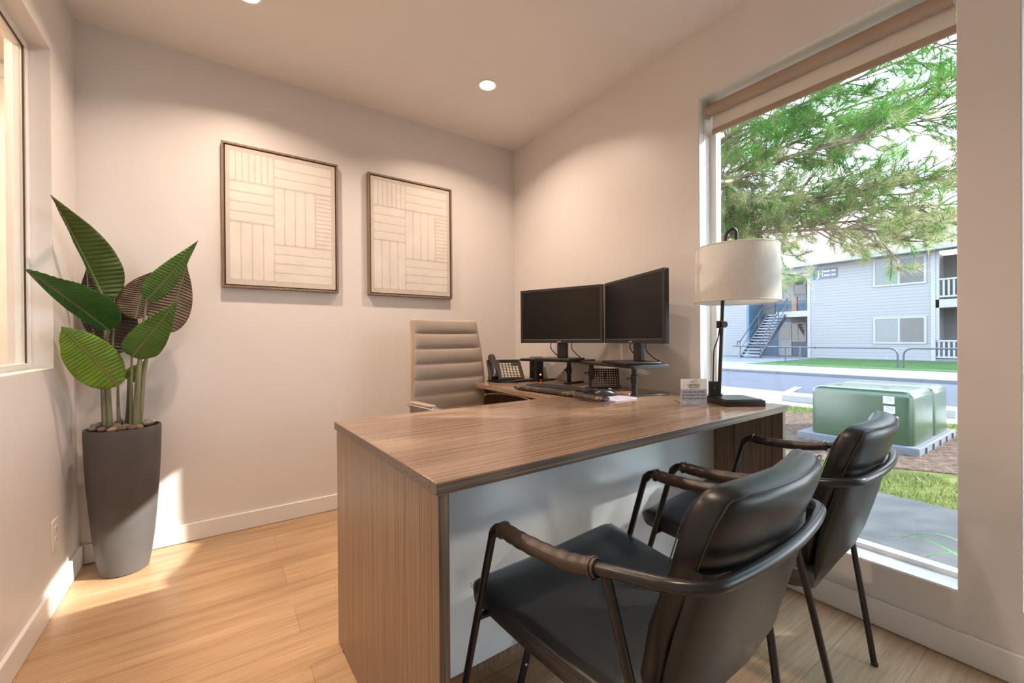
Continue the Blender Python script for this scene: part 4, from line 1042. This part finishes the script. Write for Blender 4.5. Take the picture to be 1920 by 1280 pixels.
# arching plant under the window
t=thing('grass_plant','arching green strap-leaf plant growing just outside the large window','plant',(0.62,-2.52,G))
rnd=random.Random(12)
tips=[(0.32,-2.30,0.38),(0.28,-2.20,0.33),(0.30,-2.05,0.30),(0.34,-2.12,0.24),(0.27,-2.28,0.26),(0.42,-2.20,0.46),(0.50,-2.25,0.50),(0.30,-2.24,0.43),(0.38,-2.32,0.34),(0.35,-1.90,0.30),(0.45,-2.02,0.42),(0.30,-2.10,0.40),(0.50,-2.16,0.33),(0.35,-2.2,0.31),(0.28,-2.25,0.36),(0.75,-1.9,0.30),(0.55,-2.28,0.30),(0.30,-2.33,0.28),(0.9,-2.2,0.33),(0.4,-2.0,0.16),(0.3,-2.15,0.12),(0.8,-2.6,0.4),(0.5,-2.7,0.4),(0.35,-2.30,0.22),(0.6,-2.05,0.20),(0.33,-2.22,0.18),(0.5,-2.35,0.45)]
for tx,ty,tz in tips:
    p0=Vector((rnd.uniform(-0.05,0.05),rnd.uniform(-0.05,0.05),0)); p2=Vector((tx-0.62,ty+2.42+(-0.05),tz-0.10)); p1=Vector((p2.x*0.4,p2.y*0.4,tz+0.06))
    c=bez(p0,p1,p2,12); m=MB(); vs=[];
    for i,p in enumerate(c):
        d=(c[min(i+1,12)]-c[max(i-1,0)]).normalized(); s_=d.cross(Vector((0,0,1))).normalized(); w_=0.0080*(1-(i/12)**2)+0.0006
        vs+= [p-s_*w_,p+Vector((0,0,-0.002)),p+s_*w_]
    m.add(vs,[(3*i+k,3*i+k+1,3*i+k+4,3*i+k+3) for i in range(12) for k in (0,1)]); m.build('blade','lily',t,smooth=True)

# green utility box
t=thing('utility_box','large green pad-mounted utility box on a concrete pad in the mulch','utility box',(4.45,-1.06,G))
m=MB(); m.box((-0.76,-0.50,-0.05),(0.78,0.56,0.070)); m.build('concrete_pad','curb',t,bevel=0.01)
m=MB()
def rb(x0,x1,y0,y1,z0,z1,r):
    R=rrect(x1-x0,y1-y0,r,6,(x0+x1)/2,(y0+y1)/2); prof=[(0,z0),(0,z1-r)]+[(r*(1-math.cos(a)),z1-r+r*math.sin(a)) for a in [PI/2*k/6 for k in range(1,7)]]
    rings=[]
    for ins,z in prof:
        rings.append([((x0+x1)/2+((x1-x0)/2-ins)/((x1-x0)/2)*(px_-(x0+x1)/2),(y0+y1)/2+((y1-y0)/2-ins)/((y1-y0)/2)*(py_-(y0+y1)/2),z) for px_,py_ in R])
    return rings
m.loft(rb(-0.70,0.08,-0.445,0.445,0.075,0.608,0.07)); m.build('cabinet','box_green',t,smooth=True)
m=MB(); m.loft(rb(0.092,0.70,-0.445,0.445,0.075,0.600,0.07)); m.build('hood','box_green',t,smooth=True)
m=MB(); m.box((0.06,-0.43,0.08),(0.11,0.43,0.585)); m.build('seam','box_dark',t)
for y in (0.27,-0.15):
    m=MB(); m.box((-0.40,y-0.03,0.6075),(-0.37,y+0.03,0.6105)); m.build('lifting_slot','box_dark',t)
for z,y,h_ in ((0.515,-0.255,0.075),(0.415,-0.260,0.075),(0.325,-0.285,0.06)):
    m=MB(); m.box((-0.7025,y-0.045,z-h_/2),(-0.7003,y+0.045,z+h_/2)); lb=m.build('label_plate','label',t)
    m=MB()
    for k in range(3): m.box((-0.7030,y-0.033,z+h_*0.30-0.014*k-0.004),(-0.7026,y+0.030-0.012*(k%2),z+h_*0.30-0.014*k+0.003))
    m.build('print_lines','label_ink',lb)
for k in range(5):
    x=-0.55+0.28*k; m=MB(); m.box((x,-0.515,-0.02),(x+0.05,-0.499,0.055)); m.build('pad_rib','curb',t)

# ------------------------------------------------------------------ apartment building
X=25.7; BZ=-0.12
b=thing('apartment_building','white two-storey apartment building with lap siding across the road','building',(X,2.5,BZ))
def bb(name,a,c,mat,parent=None,bev=0):
    m=MB(); m.box((a[0]-X,a[1]-2.5,a[2]-BZ),(c[0]-X,c[1]-2.5,c[2]-BZ)); return m.build(name,mat,parent or b,bevel=bev)
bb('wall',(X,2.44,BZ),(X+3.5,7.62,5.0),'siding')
bb('corner_board',(X-0.03,7.50,BZ),(X,7.65,4.98),'bwhite'); bb('corner_board',(X-0.03,2.40,BZ),(X,2.56,4.98),'bwhite')
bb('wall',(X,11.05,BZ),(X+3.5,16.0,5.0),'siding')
bb('entry_side_wall',(X+0.001,10.9,BZ),(X+2.0,11.05,5.0),'siding_shade')
bb('entry_back_wall',(27.7,7.62,BZ),(27.8,11.05,5.0),'siding_shade')
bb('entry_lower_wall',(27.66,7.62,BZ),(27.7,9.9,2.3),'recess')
bb('frieze',(X-0.02,7.62,4.50),(X+0.3,11.05,5.0),'bwhite')
bb('landing',(X-0.02,7.62,2.22),(27.7,9.3,2.55),'bwhite')
bb('soffit',(X-0.6,-8,5.0),(X+0.1,16.5,5.04),'bwhite'); bb('gutter',(X-0.66,-8,5.02),(X-0.52,16.5,5.17),'gutter')
m=MB(); m.add([(-0.62,-10.5,5.16-BZ),(-0.62,14,5.16-BZ),(6.5,14,8.3-BZ),(6.5,-10.5,8.3-BZ),(-0.62,-10.5,5.06-BZ),(-0.62,14,5.06-BZ),(6.5,14,8.2-BZ),(6.5,-10.5,8.2-BZ)],[(0,1,2,3),(7,6,5,4),(0,4,5,1),(2,6,7,3),(1,5,6,2),(0,3,7,4)]); m.build('roof','shingle',b)
def bwin(y0,y1,z0,z1,x=X,blind='bglass_l',rot=False):
    f=MB(); fw_=0.09; c=lambda v:(v[0]-X,v[1]-2.5,v[2]-BZ)
    for a,d in (((x-0.05,y0-fw_,z0-fw_),(x,y0,z1+fw_)),((x-0.05,y1,z0-fw_),(x,y1+fw_,z1+fw_)),((x-0.05,y0,z1),(x,y1,z1+fw_)),((x-0.05,y0,z0-fw_),(x,y1,z0)),((x-0.045,(y0+y1)/2-0.04,z0),(x,(y0+y1)/2+0.04,z1))): f.box(c(a),c(d))
    o=f.build('window','bwhite',b)
    m=MB(); m.box(c((x-0.022,y0,z0)),c((x-0.018,(y0+y1)/2,z1))); m.build('pane','bglass',o)
    m=MB(); m.box(c((x-0.022,(y0+y1)/2,z0)),c((x-0.018,y1,z1))); m.build('pane',blind,o)
bwin(2.79,4.60,3.64,4.83); bwin(2.79,4.60,0.77,1.92)
bwin(8.55,9.75,3.42,4.50,27.68); bwin(8.55,9.3,0.85,1.85,27.66,'bglass')
bb('door',(27.60,9.25,BZ),(27.655,10.0,2.0),'bwhite'); bb('door_panel',(27.585,9.33,0.9),(27.60,9.92,1.9),'bglass')
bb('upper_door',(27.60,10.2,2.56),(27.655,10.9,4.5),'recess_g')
sg=bb('building_sign',(X-0.05,6.23,4.28),(X-0.02,7.36,4.82),'bsign')
RS=Matrix.Rotation(-PI/2,4,'Z')@Matrix.Rotation(PI/2,4,'X')
text('sign_letter','J',0.50,'ink_w',sg,Matrix.Translation((-0.056,7.09-2.5,4.53-BZ))@RS,0.003)
m=MB()
for y0,y1,z in ((6.55,6.85,4.66),(6.30,6.48,4.66),(6.55,6.82,4.44),(6.30,6.48,4.44)): m.box((-0.056,y0-2.5,z-0.03-BZ),(-0.05,y1-2.5,z+0.03-BZ))
m.box((-0.056,6.885-2.5,4.34-BZ),(-0.05,6.90-2.5,4.76-BZ)); m.build('sign_lines','ink_w',sg)
# balcony bay on the right
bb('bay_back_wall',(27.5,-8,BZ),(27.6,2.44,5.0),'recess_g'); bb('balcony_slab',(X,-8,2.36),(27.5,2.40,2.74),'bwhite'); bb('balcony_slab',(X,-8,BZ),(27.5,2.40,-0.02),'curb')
for z0,z1,nm in ((2.80,3.72,'balcony_railing'),(-0.02,0.86,'patio_railing')):
    m=MB(); c=lambda v:(v[0]-X,v[1]-2.5,v[2]-BZ)
    m.box(c((X+0.02,-8,z1-0.08)),c((X+0.10,2.38,z1))); m.box(c((X+0.02,-8,z0+0.04)),c((X+0.10,2.38,z0+0.12)))
    y=2.30
    while y>-1.2: m.box(c((X+0.04,y-0.035,z0+0.12)),c((X+0.08,y+0.035,z1-0.08))); y-=0.165
    m.build(nm,'bwhite',b)
bb('bay_post',(X,2.28,0.86),(X+0.12,2.40,5.0),'bwhite')
for z0,z1 in ((0.0,2.0),(2.76,4.7)):
    d=bb('sliding_door',(27.42,0.2,z0),(27.48,1.9,z1),'bwhite'); bb('pane',(27.40,0.32,z0+0.15),(27.42,1.02,z1-0.12),'bglass',d); bb('pane',(27.40,1.12,z0+0.15),(27.42,1.8,z1-0.12),'bglass',d)

# outdoor stair
t=thing('outdoor_staircase','dark steel outdoor stairs with pale treads up to the landing','stairs',(22.55,9.30,BZ+0.045))
n=15; x1,z1=3.30,2.50
for s_ in (-0.50,0.50):
    m=MB(); m.prism([(-0.15,0.0),(0.15,0.0),(x1,z1-0.22),(x1,z1+0.04),(x1-0.15,z1)],s_-0.03,s_+0.03,axis=1); m.build('stringer','dsteel',t)
for k in range(n):
    f=(k+0.6)/n; m=MB(); m.box((x1*f-0.13,-0.46,z1*f),(x1*f+0.13,0.46,z1*f+0.055)); m.build('tread','tread',t)
for s_ in (-0.54,0.54):
    m=MB(); m.tube(fillet([(-0.30,s_,0.62),(-0.30,s_,0.90),(0.0,s_,0.90),(x1,s_,z1+0.90)],0.06),0.030,8); m.tube([(-0.30,s_,0.62),(0.0,s_,0.62)],0.024,8)
    for f in (0.0,0.33,0.66,1.0): m.tube([(x1*f,s_,z1*f),(x1*f,s_,z1*f+0.90)],0.024,8)
    m.tube([(0.0,s_,0.45),(x1,s_,z1+0.45)],0.018,6)
    m.build('handrail','dsteel',t,smooth=True)
t=thing('wooden_post','brown wooden post on the stair landing','post',(X+0.30,8.42,2.56))
m=MB(); m.box((-0.09,-0.14,0),(0.09,0.14,0.86)); m.build('post','woodpost',t,bevel=0.01)
t=thing('landing_railing','dark steel picket railing along the upper landing','railing',(X+0.05,7.9,2.56))
m=MB(); m.tube([(0,-0.25,0.95),(0,0.4,0.95)],0.025,8)
for k in range(6): m.tube([(0,-0.22+0.115*k,0),(0,-0.22+0.115*k,0.95)],0.012,6)
m.build('rail','dsteel',t)
# pipe railings on the far lawn
t=thing('pipe_railing','dark pipe railing on the far lawn, left of the gap','railing',(18.0,1.90,G+0.06))
m=MB(); m.tube(fillet([(0.05,0.06,0),(0.05,0.06,0.70),(0.0,4.4,0.70)],0.28,8),0.028,8); m.tube(fillet([(0.0,4.4,0.70),(1.6,4.6,0.70),(1.6,6.8,0.70)],0.2),0.028,8)
m.tube([(-0.5,2.95,0.0),(-0.35,3.0,0.70)],0.026,8); m.tube([(1.45,4.3,0),(1.45,4.3,0.70)],0.026,8); m.ball((0.02,2.6,0.70),0.05,8,6); m.build('rail','dsteel',t,smooth=True)
t=thing('pipe_railing','dark pipe railing on the far lawn, in front of the balconies','railing',(18.0,1.79,G+0.06))
m=MB(); m.tube(fillet([(0.0,0,0),(0.0,0,0.70),(0.0,-7,0.70)],0.28,8),0.028,8); m.tube([(0,-3.5,0),(0,-3.5,0.7)],0.026,8); m.build('rail','dsteel',t,smooth=True)

# ================================================================== PINE TREE
rnd=random.Random(21); rng=np.random.default_rng(21)
t=thing('pine_tree','spreading pine tree with long limbs and bright green needles outside the window','tree',(4.6,3.0,G))
TO=Vector((4.6,3.0,G))
m=MB(); tr=smooth_path([(0,0,-0.1),(0.05,0,1.5),(0.0,0.05,3.5),(-0.1,0,5.5),(0,0,7.5),(0.05,0,9.0)],6)
m.tube(tr,[0.19-0.16*i/(len(tr)-1) for i in range(len(tr))],12); m.build('trunk','bark',t,smooth=True)
limbs=MB(); twigs=MB(); tuftG=[]; tuftY=[]
def camdir(x,y,z): return Vector((x,y,z))
GAP=[(-1.50,2.25),(-2.26,2.25),(-2.24,1.95),(-2.06,1.60),(-1.97,1.25),(-1.84,1.05),(-1.50,1.05)]
def inpoly(y,z):
    c=False; n=len(GAP)
    for i in range(n):
        (y0,z0),(y1,z1)=GAP[i],GAP[i-1]
        if (z0>z)!=(z1>z) and y<(y1-y0)*(z-z0)/(z1-z0)+y0: c=not c
    return c
def gap(L_):
    out=[]
    for p,d in L_:
        w=p+TO; k=(w.x-0.13)/(-SUN_DIR.x); h=w+SUN_DIR*k
        if inpoly(h.y,h.z) and k>0: continue
        out.append((p,d))
    return out
def ingap(w):
    k=(w.x-0.13)/(-SUN_DIR.x); h=w+SUN_DIR*k
    return k>0 and inpoly(h.y,h.z)
def grow(path, r0, lvl, green):
    n=len(path)
    if any(ingap(q+TO) for q in path):
        if lvl>=1 or TO.y<0: return
    (limbs if lvl==0 else twigs).tube(path,[max(0.0035,r0*(1-0.8*i/(n-1))) for i in range(n)],8 if lvl==0 else 5)
    L=sum((path[i+1]-path[i]).length for i in range(n-1))
    if lvl==0: cnt=int(L/0.105)
    elif lvl==1: cnt=int(L/0.11)
    else: cnt=0
    for k in range(cnt):
        f=(0.22 if lvl==0 else 0.2)+(0.78 if lvl==0 else 0.8)*(k+rnd.random()*0.7)/max(1,cnt); f=min(f,0.99)
        i=min(int(f*(n-1)),n-2); p=path[i].lerp(path[i+1],f*(n-1)-i); d=(path[i+1]-path[i]).normalized()
        a=rnd.uniform(0,2*PI); x=d.cross(Vector((0,0,1))).normalized(); y=d.cross(x)
        dd=(d*rnd.uniform(0.5,1.1)+x*math.cos(a)*0.9+y*math.sin(a)*0.55).normalized()
        l=(rnd.uniform(0.5,1.1) if lvl==0 else rnd.uniform(0.15,0.42))*(1-0.35*f)
        q=[p,p+dd*l*0.35+Vector((0,0,rnd.uniform(-0.02,0.03))),p+dd*l*0.7+Vector((0,0,rnd.uniform(-0.05,0.05))),p+dd*l+Vector((0,0,rnd.uniform(-0.06,0.08)))]
        grow(smooth_path(q,3),max(0.0045,r0*0.28),lvl+1,green)
    if lvl>=1:
        if lvl==2 or True:
            for f in ((1.0,0.8,0.62) if lvl==2 else (1.0,)):
                i=min(int(f*(n-1)),n-1); j=max(i-1,0); d=(path[i]-path[j]) if i!=j else Vector((0,0,1))
                g_=green(path[i]) 
                if rnd.random()<g_[1]: (tuftG if rnd.random()<g_[0] else tuftY).append((path[i],d.normalized()))
def dens(p):     # (share of fresh green tufts, tuft density)
    w=p+TO
    g_=0.25
    if w.z>3.3 and w.y<0.2: g_=0.9
    return (g_,0.85)
LM=[ # limbs in world coordinates, all rooted on the trunk at (4.6, 3.0)
 [(4.6,3.0,2.5),(4.3,2.0,2.75),(4.1,0.9,3.10),(4.0,-0.2,3.25),(3.9,-1.2,3.20)],
 [(4.6,3.0,2.9),(4.2,1.8,3.35),(3.9,0.6,3.75),(3.8,-0.6,4.0),(3.7,-1.9,4.15)],
 [(4.6,3.0,2.55),(4.9,2.0,2.95),(5.2,0.7,2.95),(5.4,-0.6,2.75),(5.5,-1.8,2.55)],
 [(4.6,3.0,2.4),(4.7,2.0,2.75),(4.8,1.0,2.70),(4.8,0.1,2.55),(4.9,-0.7,2.40),(4.9,-1.15,2.15)],
 [(4.6,3.0,3.6),(4.4,1.7,4.2),(4.3,0.4,4.6),(4.2,-1.0,4.9),(4.1,-2.2,5.0)],
 [(4.6,3.0,3.2),(5.0,1.8,3.7),(5.5,0.6,3.9),(5.9,-0.6,3.95),(6.2,-1.9,3.9)],
 [(4.6,3.0,2.6),(5.3,1.9,2.8),(6.0,0.7,2.9),(6.5,-0.5,2.8),(6.9,-1.7,2.55)],
 [(4.6,3.0,4.4),(4.3,1.5,5.2),(4.0,0.2,5.7),(3.8,-1.2,6.0),(3.6,-2.6,6.1)],
 [(4.6,3.0,4.2),(5.2,1.6,4.9),(5.8,0.2,5.3),(6.2,-1.2,5.4),(6.5,-2.4,5.3)],
 [(4.6,3.0,5.4),(3.8,2.2,6.2),(3.0,1.4,6.6),(2.2,0.8,6.8)],
 [(4.6,3.0,5.0),(3.9,1.5,5.9),(3.2,0.0,6.3),(2.6,-1.5,6.4)],
 [(4.6,3.0,6.2),(4.6,1.6,6.9),(4.5,0.2,7.3),(4.4,-1.2,7.4)],
 [(4.6,3.0,2.3),(5.6,2.4,2.6),(6.6,1.8,2.5),(7.4,1.0,2.2)],
 [(4.6,3.0,3.3),(3.9,2.2,3.6),(3.3,1.3,3.8),(2.9,0.4,3.9),(2.7,-0.5,3.95)],
 [(4.6,3.0,2.7),(4.7,1.9,3.05),(4.9,0.8,3.1),(5.1,-0.4,3.0),(5.2,-1.6,2.9)],
 [(4.6,3.0,3.0),(5.2,2.0,3.3),(5.9,0.9,3.45),(6.4,-0.3,3.4),(6.8,-1.5,3.25)],
 [(4.6,3.0,2.9),(4.4,1.9,3.1),(4.4,0.8,3.45),(4.5,-0.4,3.6),(4.6,-1.6,3.5)],
 [(4.6,3.0,2.6),(5.0,2.1,2.75),(5.5,1.2,2.95),(6.0,0.2,3.2),(6.3,-0.9,3.1)],
 [(4.6,3.0,3.4),(4.7,1.9,3.8),(4.9,0.7,4.2),(5.1,-0.5,4.4),(5.3,-1.8,4.5)],
 [(4.6,3.0,3.5),(5.4,2.0,4.0),(6.2,0.8,4.6),(6.8,-0.5,4.8),(7.2,-1.9,4.7)],
 [(4.6,3.0,2.9),(5.4,2.3,3.2),(6.3,1.6,3.6),(7.2,0.8,3.9),(7.8,-0.2,4.0)],
 [(4.6,3.0,2.3),(4.5,2.2,2.50),(4.5,1.5,2.45),(4.6,0.8,2.50)],
 [(4.6,3.0,4.0),(4.2,1.8,4.7),(3.9,0.6,5.1),(3.6,-0.8,5.3),(3.3,-2.2,5.3)],
 [(4.6,3.0,4.6),(5.0,1.5,5.5),(5.4,0.0,5.9),(5.6,-1.5,6.0)],
]
for P_ in LM:
    pts=[Vector(p)-TO+Vector((0,rnd.uniform(-0.05,0.05),rnd.uniform(-0.05,0.05)))*(i>0) for i,p in enumerate(P_)]
    grow(smooth_path(pts,6),0.040,0,dens)
limbs.build('branch','bark',t,smooth=True)
o=twigs.build('twigs','bark',t,smooth=True); o['kind']='stuff'
def tufts(L_, per, seed, ln):
    r=np.random.default_rng(seed); N=len(L_); c=np.array([p for p,d in L_]); d=np.array([d for p,d in L_])
    c=np.repeat(c,per,0); d=np.repeat(d,per,0); n=len(c)
    u=r.normal(0,1,(n,3)); u/=np.linalg.norm(u,axis=1,keepdims=True)
    dd=d*0.75+u*0.8; dd/=np.linalg.norm(dd,axis=1,keepdims=True)
    base=c-d*r.uniform(0,0.10,(n,1)); l=r.uniform(ln*0.6,ln,(n,1))
    s=np.cross(dd,r.normal(0,1,(n,3))); s/=np.linalg.norm(s,axis=1,keepdims=True); w=0.0026
    v=np.stack([base-s*w,base+s*w,base+dd*l],1); return v.reshape(-1,3)
print('tufts',len(tuftG),len(tuftY))
# tufts are cut from the crown so the sun reaches the back left corner
tuftG=gap(tuftG); tuftY=gap(tuftY)
# the second pine below is out of view, added to block sun from the windows
o=tri_mesh('green_needles',tufts(tuftG,26,1,0.17),'needle_g',t); o['kind']='stuff'
o=tri_mesh('pale_needles',tufts(tuftY,22,2,0.16),'needle_y',t); o['kind']='stuff'

t=thing('pine_tree','added pine tree out of view, its crown blocking sun from the office windows','tree',(4.9,-6.2,G))
TO=Vector((4.9,-6.2,G)); limbs=MB(); twigs=MB(); tuftG=[]; tuftY=[]
m=MB(); tr=smooth_path([(0,0,-0.1),(0.05,0,2.0),(0.0,0.05,4.5),(0,0,7.5)],6)
m.tube(tr,[0.2-0.16*i/(len(tr)-1) for i in range(len(tr))],12); m.build('trunk','bark',t,smooth=True)
def dens(p): return (0.7,0.9)
for z in (3.3,3.9,4.6,5.3,6.0):
    for k in range(9):
        a=2*PI*k/9+z*1.7; l=rnd.uniform(2.3,3.3)*(1-(z-2.6)*0.09); d=Vector((math.cos(a),math.sin(a)*1.15,0))
        pts=[Vector((0,0,z)),Vector((0,0,z+0.25))+d*l*0.35,Vector((0,0,z+0.35))+d*l*0.7,Vector((0,0,z+0.3))+d*l]
        pts=[p for p in pts]
        if (pts[-1]+TO).y>-2.2 and z<3.0: continue
        grow(smooth_path(pts,4),0.035,0,dens)
limbs.build('branch','bark',t,smooth=True)
o=twigs.build('twigs','bark',t,smooth=True); o['kind']='stuff'
tuftG=gap(tuftG); tuftY=gap(tuftY)
o=tri_mesh('green_needles',tufts(tuftG,16,3,0.17)*1.0,'needle_g',t); o['kind']='stuff'
